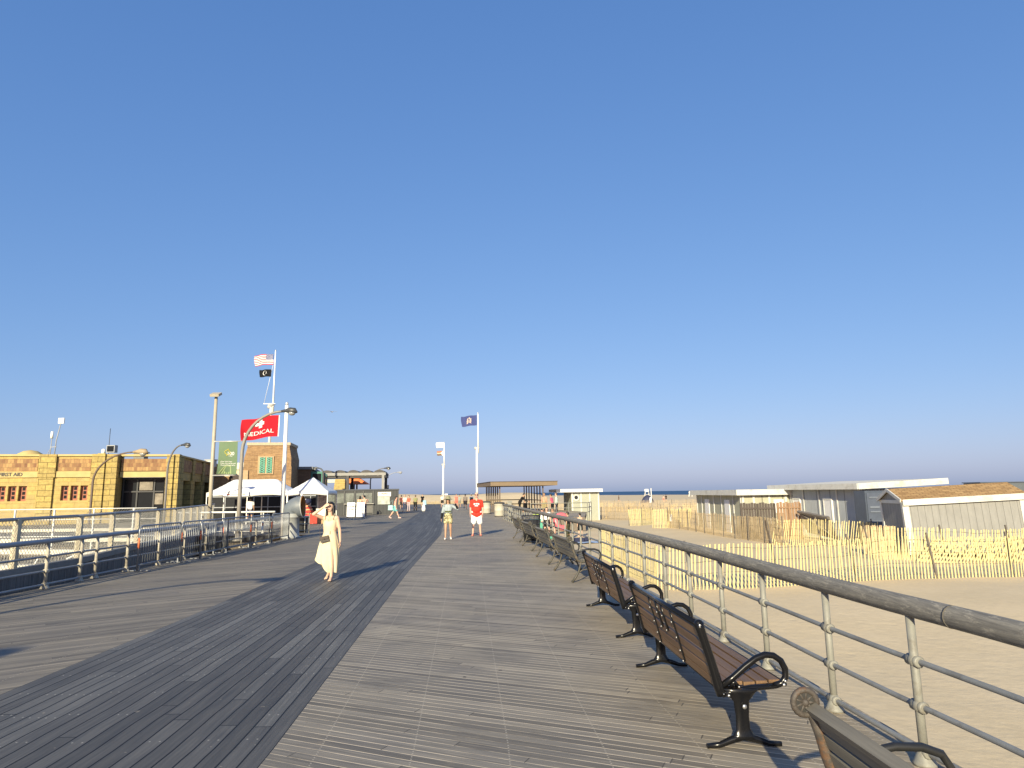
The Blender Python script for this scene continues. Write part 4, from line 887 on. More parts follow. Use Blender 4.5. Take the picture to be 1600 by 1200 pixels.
# small shed B
t=thing('shed','small sage grey shed with two white side doors, behind the brown board screen','shed',(13.65,40.2,0),R(1.6))
m=MB(); m.prism([(0,0),(4.6,0),(4.6,8.8),(0,8.8)],-.95,1.42); m.build('wall',sage,t)
m=MB(); m.prism([(-.4,-.4),(4.9,-.4),(4.9,9.1),(-.4,9.1)],1.43,1.76); m.build('roof',wtrim,t)
for y in (2.4,6.4): MB().bx(-.05,-.003,y-.45,y+.45,-.9,1.14).build('door',mat('shutter_white',(.72,.7,.68)),t)
battens(t,[(0,y,-1,0) for y in (.07,1.3,3.5,5.0,7.6,8.72)]+[(x,0,0,-1) for x in (.1,.75,1.7,2.7,3.6)],-.95,1.42,wtrim,.13)
MB().bx(1.95,2.55,-.05,-.003,.35,1.15).build('hatch',mat('shutter_white',(.72,.7,.68)),t)
# far shed with round window
t=thing('shed','pale sage shed with a white flat roof and a round window beside the beach ramp','shed',(5.55,64.5,0),R(4))
m=MB(); m.bx(0,2.75,0,5,-.95,1.75); m.build('wall',mat('pale_sage',(.33,.335,.265),.8,.06,2.),t); m=MB(); m.bx(-1.5,3.0,-.5,5.3,1.76,2.06); m.build('roof',mat('roof_white',(.62,.61,.58),.6,.05),t)
battens(t,[(x,0,0,-1) for x in (.1,.95,1.8,2.65)],-.95,1.75,wtrim,.13)
m=MB(); m.tube([(.47,-.07,1.25),(.47,-.046,1.25)],.32,20); m.build('window_frame',wtrim,t); m=MB(); m.tube([(.47,-.10,1.25),(.47,-.075,1.25)],.18,16); m.build('window',darkwin,t)
# container and tank at far right
t=thing('storage_container','long dark grey container roof showing above the shingled shed','container',(42.,60.,0),R(-4)); m=MB(); m.bx(0,4.6,0,2.6,-.95,2.05); m.build('body',mat('slate_metal',(.085,.098,.11),.5,.12,2.),t); m=MB(); m.bx(-.1,4.7,-.1,2.7,2.06,2.14); m.build('roof_edge',nv,t)
t=thing('tank','rounded grey tank at the right end of the far dark container','tank',(47.6,60.2,0)); m=MB(); m.lathe([(.75,-.95),(.8,1.2),(.74,1.6),(.5,1.9),(.05,2.02)],(0,0,0),20); m.build('shell',mat('tank_grey',(.22,.23,.235),.5,.1),t); m=MB(); m.cyl((0,0,2.0),.18,.1); m.build('lid',nv,t)
# leaning box by shed A
t=thing('folded_table','grey folded table leaning under the left window of the flat roofed shed','table',(16.1,35.2,-.75),rot=(R(8),R(-28),R(15))); m=MB(); m.box((0,0,.75),(.06,2.1,1.3)); m.build('panel',mat('table_grey',(.22,.20,.175),.7),t); m=MB(); m.bar((-.06,-.9,.2),(-.06,.9,1.3),.06,.06); m.bar((-.06,-1.05,1.38),(-.06,1.05,1.38),.12,.12); m.build('leg_frame',mat('table_edge',(.16,.14,.12),.7),t)
# ------------------------------------------------------------------ pavilion
t=thing('shelter','open shelter with a flat brown roof on two rows of thin brown posts','shelter',(0,0,0))
pm=mat('brown_steel',(.075,.045,.025),.5,.12,4.); fm_=mat('brown_fascia',(.19,.135,.08),.6,.1,3.)
NR,FR=Vector((-2.1,61.2,0)),Vector((-3.95,72.,0)); ax=(FR-NR).normalized(); rx=Vector((ax.y,-ax.x,0)); Wd=6.3
def pv(a,b,z): q=NR+ax*a+rx*b; return (q.x,q.y,z)
m=MB(); LL=(FR-NR).length
vs=[pv(0,0,2.42),pv(0,Wd,2.42),pv(LL,Wd,2.42),pv(LL,0,2.42)]; m.add(vs+[(x,y,2.78) for x,y,z in vs],[(3,2,1,0),(4,5,6,7),(0,1,5,4),(1,2,6,5),(2,3,7,6),(3,0,4,7)]); m.build('roof',fm_,t)
m=MB(); m.add([(x,y,2.785) for x,y,z in [pv(-.05,-.05,0),pv(-.05,Wd+.05,0),pv(LL+.05,Wd+.05,0),pv(LL+.05,-.05,0)]]+[(x,y,2.83) for x,y,z in [pv(-.05,-.05,0),pv(-.05,Wd+.05,0),pv(LL+.05,Wd+.05,0),pv(LL+.05,-.05,0)]],[(3,2,1,0),(4,5,6,7),(0,1,5,4),(1,2,6,5),(2,3,7,6),(3,0,4,7)]); m.build('roof_cap',mat('roof_cap_dark',(.10,.08,.06),.7),t)
for b in (.95,Wd-1.25):
    for k in range(8): x,y,_=pv(.7+k*(LL-1.4)/7,b,0); m=MB(); m.box((x,y,1.21),(.12,.12,2.42)); m.build('post',pm,t)
for z in (1.05,.6):
    m=MB(); m.bar(pv(.7,Wd-1.25,z),pv(LL-.7,Wd-1.25,z),.06,.09); m.bar(pv(LL-.6,.95,z),pv(LL-.6,Wd-1.25,z),.06,.09); m.build('side_rail',pm,t)
# concrete planter posts and gate post at the end of the railing
t=thing('gate_post','square cream post at the far end of the beach railing','post',(-.28,45.9,0)); m=MB(); m.bx(-.14,.14,-.14,.14,0,1.15); m.build('shaft',paint,t); m=MB(); m.box((0,0,1.19),(.36,.36,.07)); m.build('cap',paint,t)
def barrel(label,x,y):
    t=thing('litter_barrel',label,'litter bin',(x,y,0),group='cream litter barrels'); m=MB(); m.lathe([(.36,.05),(.38,.1),(.38,.45),(.395,.47),(.38,.49),(.38,.88),(.40,.9),(.40,.95),(.36,.96)],(0,0,0),22); m.build('barrel',mat('cream_barrel',(.44,.41,.33),.6,.1,4.),t)
    m=MB(); m.lathe([(.39,0),(.40,.02),(.40,.055),(.36,.06)],(0,0,0),20); m.build('base_ring',mat('barrel_dark',(.06,.055,.05),.6),t); m=MB(); m.lathe([(.405,.962),(.41,1.03),(.36,1.07),(.22,1.09),(.05,1.1)],(0,0,0),20); m.build('lid',mat('barrel_dark',(.06,.055,.05)),t)
barrel('nearer cream litter barrel with a dark lid at the far end of the beach railing',-1.1,51.2)
barrel('farther cream litter barrel close to the right of the man in red',-2.4,58.6)
# black mesh bin near benches
t=thing('litter_bin','black wire mesh litter bin standing behind the grey benches','litter bin',(.62,24.3,0)); m=MB()
for k in range(36):
    a=2*PI*k/36; m.tube([(.26*math.cos(a),.26*math.sin(a),.05),(.34*math.cos(a),.34*math.sin(a),.93)],.007,5)
m.build('wire_body',mat('black_wire',(.02,.02,.021),.5),t); m=MB()
for r_,z in ((.265,.06),(.29,.35),(.315,.64),(.345,.94)): m.tube([(r_*math.cos(2*PI*i/24),r_*math.sin(2*PI*i/24),z) for i in range(25)],.014,6,caps=False)
m.build('hoop',mat('black_wire',(.02,.02,.021)),t); m=MB(); m.lathe([(.22,.06),(.29,.8)],(0,0,0),18); m.build('liner',mat('bin_liner',(.03,.03,.032),.4,.3,20.),t)
# beach ramp rails and things on the beach
t=thing('ramp_railing','cream pipe railing round the beach ramp landing','railing',(0,0,0)); m=MB(); pt=[(1.2,47.4),(3.9,47.6),(5.3,48.2),(6.,52.)]
for z in (1.0,.66,.33): MB().tube([(x,y,z) for x,y in pt],.026,8).build('rail',paint,t)
for x,y in [(1.2,47.4),(2.5,47.5),(3.9,47.6),(5.3,48.2),(5.65,50),(6.,52.)]: MB().tube([(x,y,-.6),(x,y,1.02)],.03,8).build('post',paint,t)
t=thing('ramp_ladder','grey metal steps going down to the sand beside the ramp','steps',(2.2,46.6,0))
for k in range(5): MB().bx(-.7,.7,-.25-k*.28,-k*.28,-.18-k*.17,-.14-k*.17).build('tread',railpaint,t)
for s in (-.72,.72): MB().tube([(s,0,.95),(s,-1.4,.15)],.025,8).build('handrail',railpaint,t)
p=gp(905,846,-.88); t=thing('beach_towel','blue striped beach towel spread on the sand by the child','towel',(p.x+.5,p.y-.2,sand_h(p.x,p.y)+.06),R(8)); m=MB(); 
nx=14; vs=[(-1.1+2.2*i/nx,-.7+1.4*j/nx,.02*math.sin(i*1.3)*math.cos(j*1.1)) for j in range(nx+1) for i in range(nx+1)]; m.add(vs+[(x,y,z-.015) for x,y,z in vs],[(j*(nx+1)+i,j*(nx+1)+i+1,(j+1)*(nx+1)+i+1,(j+1)*(nx+1)+i) for j in range(nx) for i in range(nx)]); m.build('cloth',mat('towel_blue',(.30,.38,.52),.9,.2,3.,stretch=(1,9,1)),t)
m=MB(); m.box((-.5,.2,.1),(.5,.35,.2)); m.ell((-.1,.3,.1),(.22,.15,.12)); m.build('folded_pile',cloth('navy',(.03,.035,.07)),t)
p=at(878,822,43.5); t=thing('pool_float','round pink float held up beside the railing posts','float',(p.x,p.y,-.1),rot=(R(75),0,R(20))); m=MB(); m.tube([(.42*math.cos(2*PI*i/28),.42*math.sin(2*PI*i/28),0) for i in range(29)],.17,12,caps=False); m.build('ring',mat('coral_vinyl',(.70,.14,.16),.35,.08),t); m=MB(); m.ell((.43,0,.17),(.05,.05,.03)); m.ell((-.3,.3,.16),(.09,.06,.04)); m.build('print_patch',mat('white_vinyl',(.8,.75,.72),.35),t)
p=gp(838,838,-.88); t=thing('beach_bag','green beach bag on the sand seen through the railing posts','bag',(p.x,p.y,sand_h(p.x,p.y)+.25)); m=MB(); m.box((0,0,.35),(.95,.4,.75),taper=.82); m.build('pouch',cloth('sea_green',(.1,.35,.25)),t); m=MB(); m.tube([(-.25,-.15,.72),(-.15,-.15,1.0),(.15,-.15,1.0),(.25,-.15,.72)],.02,6); m.build('handle',cloth('lime',(.45,.6,.08)),t)
# far tent and lifeguard chair
p=gp(1012,785.5,-.9); t=thing('beach_tent','navy and white pop up beach tent on the open sand','tent',(p.x,p.y,SZ-.02),R(-8)); m=MB(); n=14; vs=[]
for j in range(9):
    a=PI*j/8
    for i in range(n+1):
        u=-1.55+3.1*i/n; h=1.75*(1-abs(u/1.6)**2.2)+.03; vs.append((u,-1.2*math.cos(a)*(1-.25*abs(u/1.6)),h*math.sin(a)**.75 if 0<a<PI else 0))
m.add(vs,[(j*(n+1)+i,j*(n+1)+i+1,(j+1)*(n+1)+i+1,(j+1)*(n+1)+i) for j in range(8) for i in range(n)],0,True); m.build('canopy',mat('navy_fabric',(.03,.035,.075),.7),t)
m=MB(); m.add([(.35,-1.12,.5),(.9,-1.1,.3),(.75,-.95,1.25),(.5,-1.0,1.3)],[(0,1,2,3)]); m.add([(.3,-1.2,.03),(1.0,-1.15,.03),(.85,-1.16,.65),(.42,-1.2,.75)],[(0,1,2,3)]); m.build('flap',mat('white_fabric',(.75,.75,.78),.7),t)
p=gp(1015.5,786,-.9); t=thing('pole','thin white pole beside the navy beach tent','pole',(p.x,p.y-1.9,SZ-.05)); m=MB(); m.cyl((0,0,0),.09,3.2,10); m.build('shaft',mat('white_paint',(.72,.7,.64)),t); m=MB(); m.ell((0,0,3.25),(.12,.12,.12)); m.build('knob',mat('white_paint',(.72,.7,.64)),t)
for px,py,s,lb in ((1011,776,1.3,'white lifeguard stand far out on the sand behind the navy beach tent'),(1079.,776,.8,'white lifeguard stand at the water line beside the small sage shed'),(697,774.5,1.,'white lifeguard stand beyond the two flagpoles at the deck end')):
    p=gp(px,py,-.9); 
    if p.y>400: p=Vector((p.x*300/p.y,300,0))
    t=thing('lifeguard_stand',lb,'lifeguard stand',(p.x,p.y,sand_h(p.x,p.y)),group='lifeguard stands far off on the beach'); wp=mat('white_paint',(.72,.7,.64))
    for sx in (-1,1):
        for sy in (-1,1): MB().bar((sx*.9*s,sy*.9*s,0),(sx*.55*s,sy*.5*s,1.9*s),.14,.14).build('leg',wp,t)
    m=MB(); m.box((0,0,1.9*s),(1.5*s,1.4*s,.14)); m.box((0,.5*s,2.4*s),(1.4*s,.1,.9*s)); m.build('seat',wp,t); m=MB(); m.box((0,-.75*s,1.),(1.1*s,.1,.12)); m.build('step',wp,t)
# ------------------------------------------------------------------ left side: stone building
stone=brick_mat('yellow_sandstone',(.50,.365,.115),(.42,.315,.125),(.34,.25,.09),.85,.30,.010,.42,.55,.30)
rock=brick_mat('rock_faced_sandstone',(.51,.375,.115),(.37,.28,.10),(.20,.145,.05),.95,.40,.016,.5,.9,.45,.85,5.)
smooth_st=mat('dressed_sandstone',(.48,.37,.155),.8,.10,2.5,bump=.15)
band=brick_mat('patterned_brick',(.22,.105,.055),(.47,.285,.115),(.26,.165,.075),.19,.29,.012,.5,.35,.25)
redbr=mat('window_surround',(.34,.125,.075),.75,.12,5.)
glassd=mat('shopfront_glass',(.012,.014,.017),.25,.1,1.,spec=.12); framed=mat('dark_frame',(.03,.03,.032),.5,.1)
Cc=at(284,800,50); BR=thing('building','long yellow sandstone building with a patterned brick parapet and FIRST AID lettering','building',(Cc.x,50,0),R(14))
m=MB()
def wall(x0,x1,z0,z1,y0=0.,y1=.5,mi=0): m.bx(x0,x1,y0,y1,z0,z1,mi)
TOP=4.85
# front wall with window recesses: (x0,x1) openings between z 1.7 and 2.75
wins=[(-13.2,-12.7),(-12.05,-11.55),(-11.4,-10.9),(-10.76,-10.25),(-8.1,-7.62),(-7.48,-7.0),(-6.86,-6.38)]
wall(-24,-6.05,-1.1,1.68); wall(-24,-6.05,2.74,3.34)
xs=-24
for a,b in wins: wall(xs,a,1.68,2.74); xs=b
wall(xs,-6.05,1.68,2.74)
wall(-24,-4.4,3.76,TOP); 
m.bx(-24,0,.5,.9,-1.1,TOP-.02)if False else None
m.build('front_wall',stone,BR)
m=MB(); wall(-24,-9.6,3.34,3.76,-.10,.5); wall(-8.5,-6.2,3.34,3.76,-.10,.5); wall(-24,-.45,TOP,TOP+.14,-.12,.6); wall(-4.35,-1.2,3.3,3.72,.0,.5); m.build('lintel_band',smooth_st,BR)
m=MB(); wall(-24,-9.7,3.80,4.68,-.035,.0); wall(-8.4,-6.3,3.80,4.68,-.035,.0); wall(-4.3,-1.2,3.76,4.66,-.035,.45); m.build('brick_parapet',band,BR)
def pil(*bs):
    global m
    m=MB()
    for b_ in bs: wall(*b_)
    m.build('pilaster',rock,BR)
pil((-9.55,-8.6,-1.1,3.34,-.16,.0),(-9.6,-8.5,3.34,4.99,-.2,.5)); pil((-6.15,-4.42,-1.1,4.99,-.42,.0),(-5.75,-5.25,-1.1,5.03,-.55,-.42),(-4.80,-4.42,-1.1,4.95,-.6,-.42)); pil((-1.2,-.72,-1.1,4.95,-.3,1.)); pil((-.715,-.38,-1.1,5.0,-.15,.6))
m=MB(); wall(-6.04,-4.44,-1.1,4.9,.01,1.0); m.build('jamb',stone,BR)
m=MB(); m.bx(-24,-.6,.61,29.9,4.5,4.62); m.build('roof',mat('roof_gravel',(.30,.27,.2),.9),BR)
for k,(a,b) in enumerate(wins):
    f=MB(); f.bx(a,b,.22,.30,1.68,2.74); f.build('window',redbr,BR)
    o_=BR.children[-1]
    g=MB()
    for q in range(3): g.bx((a+b)/2-.085,(a+b)/2+.085,.195,.219,1.83+q*.3,2.04+q*.3)
    gg=g.build('pane',glassd,None); gg.parent=bpy.context.scene.objects[o_.name]
# shopfront
m=MB(); m.bx(-4.42,-1.2,.9,.95,-1,3.3); m.build('shopfront',glassd,BR)
m=MB()
for x in (-4.3,-3.35,-2.2,-1.32): m.bx(x-.05,x+.05,.82,.9,-1,3.3)
for z in (.9,2.25,3.2): m.bx(-4.4,-1.2,.80,.88,z-.05,z+.05)
m.build('shopfront_frame',framed,BR)
m=MB(); m.bx(-3.2,-2.3,.80,.82,2.35,3.0); m.bx(-2.1,-1.5,.80,.82,1.3,2.1); m.build('poster',mat('faded_poster',(.20,.17,.13),.6,.4,3.),BR)
m=MB(); m.bx(-24,.0,.9,26,-1,TOP-.35); m.build('roof_block',mat('roof_gravel',(.35,.30,.22),.9),BR) if False else None
# side facing the boardwalk (in shade): piers, openings, parapet
m=MB(); m.bx(-1.,-.55,.6,30,3.1,TOP); m.build('side_wall',stone,BR)
m=MB(); m.bx(-.58,-.48,1.2,30,3.76,4.68); m.build('side_parapet',band,BR)
for y in (0.6,4.6,8.6,12.6,17,22,27): m=MB(); m.bx(-1.05,-.45,y,y+1.35,-1,3.1); m.bx(-.52,-.40,y+.2,y+1.0,3.09,4.95); m.build('side_pier',rock,BR)
m=MB(); m.bx(-1.5,-1.4,.6,30,-1,3.1); m.build('side_glazing',glassd,BR)
m=MB()
for y in (2.6,3.3,6.6,7.3,10.6,11.3,14.8,15.6): m.bx(-1.4,-1.3,y,y+.09,-1,3.1)
for z in (1.0,2.3): m.bx(-1.4,-1.32,.6,30,z,z+.08)
m.build('side_frame',framed,BR)
m=MB(); m.bx(-1.25,-.38,.6,30,TOP,TOP+.12); m.build('side_coping',smooth_st,BR)
vs,fs=text_geo('FIRST AID',.34,.012); m=MB(); m.add([(x*1.0-11.3,-.125,z+3.55) for x,z,_ in vs],fs); m.build('lettering',mat('sign_letters',(.03,.025,.02),.5,.05),BR)
brm=BR.matrix_basis.copy()
def loc_b(x,y,z):
    c,s=math.cos(R(14)),math.sin(R(14)); return (Cc.x+x*c-y*s,50+x*s+y*c,z)
# rooftop things
t=thing('roof_vent','domed yellow roof vent on the parapet left of the antenna mast','vent',loc_b(-10.9,1.6,4.5)); m=MB(); m.lathe([(.9,0),(.95,.3),(.8,.6),(.45,.82),(.05,.9)],(0,0,0),16); m.build('dome',smooth_st,t); m=MB(); m.bx(.8,1.5,-.3,.3,0,.45); m.build('side_duct',framed,t)
t=thing('antenna_mast','slim rooftop antenna mast with a white square panel at its top','antenna',loc_b(-9.2,1.2,4.5)); gm=mat('mast_grey',(.30,.31,.32),.5,.1); m=MB(); m.tube([(0,0,0),(.05,0,1.6),(.30,0,3.0)],.035,8); m.build('mast',gm,t); m=MB(); m.box((.34,-.06,3.05),(.42,.10,.40)); m.build('panel',mat('panel_white',(.82,.80,.72),.5,.03),t)
m=MB(); m.tube([(-.32,0,0),(-.28,0,2.0)],.03,8); m.build('side_mast',gm,t); m=MB(); m.cyl((-.30,0,1.75),.09,.5,12); m.build('whip',mat('panel_white',(.82,.8,.72)),t); m=MB()
for z in (.5,1.1): m.bar((-.33,0,z),(.12,0,z+.02),.06,.05)
m.tube([(-.75,0,0),(-.32,0,1.0)],.02,6); m.build('brace',gm,t)
t=thing('floodlight','grey rooftop floodlight box with a thin aerial above the stone corner','floodlight',loc_b(-5.55,1.0,4.6)); m=MB(); m.box((.25,0,.85),(.62,.4,.55)); m.build('housing',mat('mast_grey',(.3,.31,.32)),t); m=MB(); m.box((.25,-.21,.85),(.5,.02,.42)); m.build('lens',glassd,t); m=MB(); m.tube([(0,0,.4),(0,0,2.4)],.02,6); m.box((0,0,.4),(.9,.5,.12)); m.bar((0,0,0),(0,0,.4),.1,.1); m.build('bracket',framed,t); m=MB(); m.lathe([(.14,0),(.14,.35),(.05,.42)],(-.38,0,.45),12); m.build('canister',mat('panel_white',(.82,.8,.72)),t)
for k,(x,y,lb) in enumerate(((-3.6,2.,'low grey roof vent box between the curved lamp and the stone corner'),(-.6,13.,'small white roof vent box above the shaded side wall of the yellow building'))):
    t=thing('roof_vent',lb,'vent',loc_b(x,y,4.6)); m=MB(); m.bx(-.4,.4,-.3,.3,0,.6); m.build('box',mat('vent_grey',(.42,.42,.40) if k else (.16,.16,.15),.6) if k==0 else mat('vent_pale',(.6,.6,.57),.6),t); m=MB(); m.bx(-.48,.48,-.38,.38,.6,.68); m.build('lid',mat('mast_grey',(.3,.31,.32)),t)
# ------------------------------------------------------------------ brick tower
tb=brick_mat('tower_brick',(.23,.125,.055),(.37,.215,.095),(.33,.235,.13),.42,.105,.012,.5,.4,.3,.85,4.)
T=thing('brick_tower','brown brick tower with sloping shoulders and a green latticed window','tower',(-22.5,62,0),R(9))
m=MB(); sec=[(-1,2.08,2.3),(5.2,2.04,2.25),(6.1,1.84,2.1),(6.35,1.82,2.05)]
vs=[];
for z,hx,hy in sec: vs+=[(-hx,-hy,z),(hx,-hy,z),(hx,hy,z),(-hx,hy,z)]
fs=[(j*4+i,j*4+(i+1)%4,(j+1)*4+(i+1)%4,(j+1)*4+i) for j in range(3) for i in range(4)]+[(12,13,14,15)]
m.add(vs,fs); m.bx(1.2,2.12,-2.42,-2.1,-1,4.4); m.build('wall',tb,T)
m=MB(); m.bx(-1.9,1.9,-2.12,2.1,6.35,6.6); m.build('coping',mat('tower_coping',(.46,.36,.24),.8),T)
m=MB(); m.bx(-.82,.55,-2.36,-2.15,3.75,5.35); m.build('window_surround',mat('tower_stone',(.42,.30,.17),.8),T); m=MB(); m.bx(-2.12,-1.6,-2.42,-2.2,3.1,4.1); m.build('stone_block',mat('tower_stone',(.42,.3,.17)),T)
for x in (-.62,-.02):
    f=MB(); f.bx(x-.02,x+.42,-2.40,-2.361,3.85,5.25); w_=f.build('window',mat('window_dark_green',(.02,.035,.03),.3),T)
    g=MB()
    for q in range(7):
        z=3.87+q*.195; g.bar((x,-2.42,z),(x+.4,-2.42,z+.19),.03,.05); g.bar((x+.4,-2.42,z),(x,-2.42,z+.19),.03,.05)
    for xx in (x+.0,x+.4): g.bar((xx,-2.42,3.85),(xx,-2.42,5.25),.04,.05)
    gg=g.build('lattice',mat('verdigris',(.13,.42,.29),.7,.15,6.),w_)
t=thing('low_wing','low brick wing with a dark sloped roof at the left foot of the tower','building',(-25.6,59.6,0),R(9)); m=MB(); m.bx(-1.4,.1,0,4,-1,3.55); m.bx(.1,2.1,.35,4,-1,3.05); m.build('wall',tb,t); m=MB(); m.add([(.1,.3,3.06),(2.5,.3,3.06),(2.5,4,3.06),(.1,4,3.06),(.1,.3,3.75),(1.2,.3,3.55),(1.2,4,3.55),(.1,4,3.75)],[(3,2,1,0),(0,1,5,4),(1,2,6,5),(2,3,7,6),(3,0,4,7),(4,5,6,7)]); m.build('roof',mat('dark_shingle',(.06,.045,.04),.8),t); m=MB(); m.bx(-1.55,.2,-.1,.15,3.56,3.72); m.build('coping',mat('tower_coping',(.46,.36,.24)),t)
t=thing('cream_hall','pale cream plastered hall with a gently curved top behind the banner post','building',(-30.5,70,0),R(9)); m=MB(); m.bx(-6,3.4,0,5,-1,4.6); m.build('wall',mat('cream_plaster',(.62,.57,.38),.8,.06,1.),t); m=MB(); m.add([(-6.2,-.15,4.61)]+[(-6.2+9.8*i/10,-.15,4.95+.55*(i/10)**1.6) for i in range(11)]+[(3.6,-.15,4.61)]+[(-6.2,5.2,4.61)]+[(-6.2+9.8*i/10,5.2,4.95+.55*(i/10)**1.6) for i in range(11)]+[(3.6,5.2,4.61)],[tuple(range(13)),tuple(reversed(range(13,26)))]+[(i,i+13,i+14,i+1) for i in range(12)]+[(12,25,13,0)]); m.build('roof',mat('cream_roof',(.66,.64,.52),.8,.05,1.),t)
# hall running back from the tower with green bay windows
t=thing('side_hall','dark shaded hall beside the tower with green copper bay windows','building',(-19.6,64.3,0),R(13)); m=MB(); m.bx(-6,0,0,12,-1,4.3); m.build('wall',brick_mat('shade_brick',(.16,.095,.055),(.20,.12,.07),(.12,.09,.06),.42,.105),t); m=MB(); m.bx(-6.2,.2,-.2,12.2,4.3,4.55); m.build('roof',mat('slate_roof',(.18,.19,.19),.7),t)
for y in (.6,4.4,8.2):
    f=MB(); f.bx(0.0,1.1,y,y+2.2,2.3,4.1); f.add([(0,y+.3,1.7),(0,y+1.9,1.7),(1.1,y,2.3),(1.1,y+2.2,2.3),(0,y,2.3),(0,y+2.2,2.3)],[(0,1,3,2),(0,2,4),(1,5,3)]); b_=f.build('bay_window',mat('verdigris_dark',(.07,.22,.17),.6,.2,4.),t)
    g=MB()
    for q in (.15,.8,1.45): g.bx(q*.0+1.101,1.13,y+q,y+q+.5,2.6,3.9)
    g.bx(.15,.95,y-.03,y-.001,2.6,3.9); g.build('pane',glassd,b_)
m=MB()
for y in range(0,12,2): m.bx(.002,.05,y+.3,y+1.7,-.5,2.0)
m.build('shop_window',glassd,t)
# ------------------------------------------------------------------ tents
tentw=mat('tent_white',(.80,.79,.76),.7,.04,1.5,bump=.12,bscale=3.)
def popup(label,c,w,d,rz,eave,peak,ridge):
    t=thing('canopy_tent',label,'tent',c,rz); m=MB(); hw,hd=w/2,d/2; r_=ridge/2
    n=24
    def roofz(u,v):
        ax=max(0,(abs(u)-r_)/(hw-r_)); ay=abs(v)/hd; k=max(ax,ay); return eave+(peak-eave)*(1-k)**1.12
    N=28; vs=[(-hw+w*i/N,-hd+d*j/N,roofz(-hw+w*i/N,-hd+d*j/N)+.012*math.sin(i*1.1)*math.sin(j*.9)) for j in range(N+1) for i in range(N+1)]
    m.add(vs,[(j*(N+1)+i,j*(N+1)+i+1,(j+1)*(N+1)+i+1,(j+1)*(N+1)+i) for j in range(N) for i in range(N)],0,True)
    o=m.build('canopy',tentw,t); md=o.modifiers.new('s','SOLIDIFY'); md.thickness=.012
    v=MB(); P=[(-hw,-hd),(hw,-hd),(hw,hd),(-hw,hd)]
    for a,b in zip(P,P[1:]+P[:1]):
        L=math.hypot(b[0]-a[0],b[1]-a[1]); n=int(L/.25); vv=[]
        for i in range(n+1):
            f=i/n; x=a[0]+(b[0]-a[0])*f; y=a[1]+(b[1]-a[1])*f; seg=max(1,round(L/3.)); k=abs(math.sin(f*PI*seg)); vv+=[(x*1.003,y*1.003,eave+.01),(x*1.003,y*1.003,eave-.28+.10*k)]
        v.add(vv,[(2*i,2*i+1,2*i+3,2*i+2) for i in range(n)],0,True)
    o=v.build('valance',tentw,t); md=o.modifiers.new('s','SOLIDIFY'); md.thickness=.01
    lp=set(P)
    if w>4: lp|={(0,-hd),(0,hd)}
    for x,y in lp: q=MB(); q.box((x*.99,y*.99,eave/2),(.05,.05,eave)); q.build('leg',mat('tent_pole',(.62,.60,.55),.4,.08,metal=.3),t)
    q=MB(); q.tube([(-hw,-hd,eave-.05),(0,-hd*.98,eave+.1),(hw,-hd,eave-.05)],.018,6); q.tube([(-hw,hd,eave-.05),(hw,hd,eave-.05)],.018,6); q.build('truss',mat('tent_pole',(.62,.6,.55)),t)
    return t
popup('wide white canopy tent left of the medical flag pole',(-17.5,45.2,0),5.25,3.,R(3),2.05,2.92,2.9)
popup('smaller white peaked canopy tent beside the cowl vent, over the toy display',(-13.65,45.4,0),2.65,2.9,R(3),2.05,3.02,.02)
p=at(369,771,43.55); t=thing('sign','white banner sign hung along the front edge of the wide white tent','sign',(p.x,p.y,p.z)); m=MB(); m.box((0,0,0),(1.65,.02,.32)); m.build('board',mat('sign_white',(.80,.76,.68),.6,.04),t); m=MB()
for k in range(9): m.box((-.72+k*.18,-.014,.09),(.10,.006,.035 if k%3 else .06))
m.build('print',mat('sign_grey',(.22,.25,.22),.6),t); m=MB(); m.box((-.5,-.015,-.055),(.22,.006,.07)); m.box((.02,-.015,-.05),(.7,.006,.03)); m.box((.52,-.015,-.05),(.2,.006,.06)); m.build('red_print',mat('sign_red',(.35,.06,.04),.6),t)
# dark shopfront under the tents
t=thing('shopfront','dark glazed shopfront in the shade behind the canopy tents','building',(-21.6,47.7,0),R(3)); m=MB(); m.bx(0,7.4,0,.8,-.02,1.98); m.build('wall',mat('shade_front',(.02,.021,.024),.5,spec=.1),t); m=MB()
for x in range(0,8,1): m.bx(x,x+.05,-.06,-.002,0,1.95)
for z in (1.0,1.75): m.bx(0,7.4,-.06,-.002,z,z+.06)
m.build('frame',mat('mast_grey',(.3,.31,.32)),t)
for k in range(12): m=MB(); m.box((5.6+(k%6)*.28+random.uniform(-.05,.05),-.12,.75+.6*(k//6)+random.uniform(-.1,.1)),(random.uniform(.14,.22),.08,random.uniform(.15,.4))); m.build('goods',mat('mixed_goods',(.35,.33,.34),.6,.5,2.),t)
# ------------------------------------------------------------------ kiosk
t=thing('food_kiosk','dark grey container food kiosk with a serving window and a white sign','kiosk',(-15.6,61.2,0),R(10)); kg=groove('kiosk_grey',(.042,.044,.045),.3,.5,.6)
m=MB(); m.bx(-1.6,5.0,0,2.6,0,2.18); m.build('body',kg,t); m=MB(); m.bx(-1.65,5.05,-.06,2.65,2.18,2.30); m.build('roof_edge',mat('kiosk_edge',(.05,.055,.065),.5),t)
for x0,x1 in ((-1.4,-.75),(-.6,.05),(.2,.95),(1.15,1.75),(1.85,2.6)): f=MB(); f.bx(x0,x1,-.05,-.003,1.05,1.95); w_=f.build('window',mat('dim_glass',(.16,.17,.15),.15,.5,1.4),t); 
m=MB(); m.bx(.1,2.75,-.32,-.03,.95,1.01); m.build('counter',mat('counter_pale',(.40,.38,.33),.5),t)
m=MB(); 
for x in (.1,1.05,1.8,2.7): m.bx(x-.05,x+.05,-.08,-.052,0,2.15)
m.build('post',mat('kiosk_post',(.075,.075,.073),.5),t)
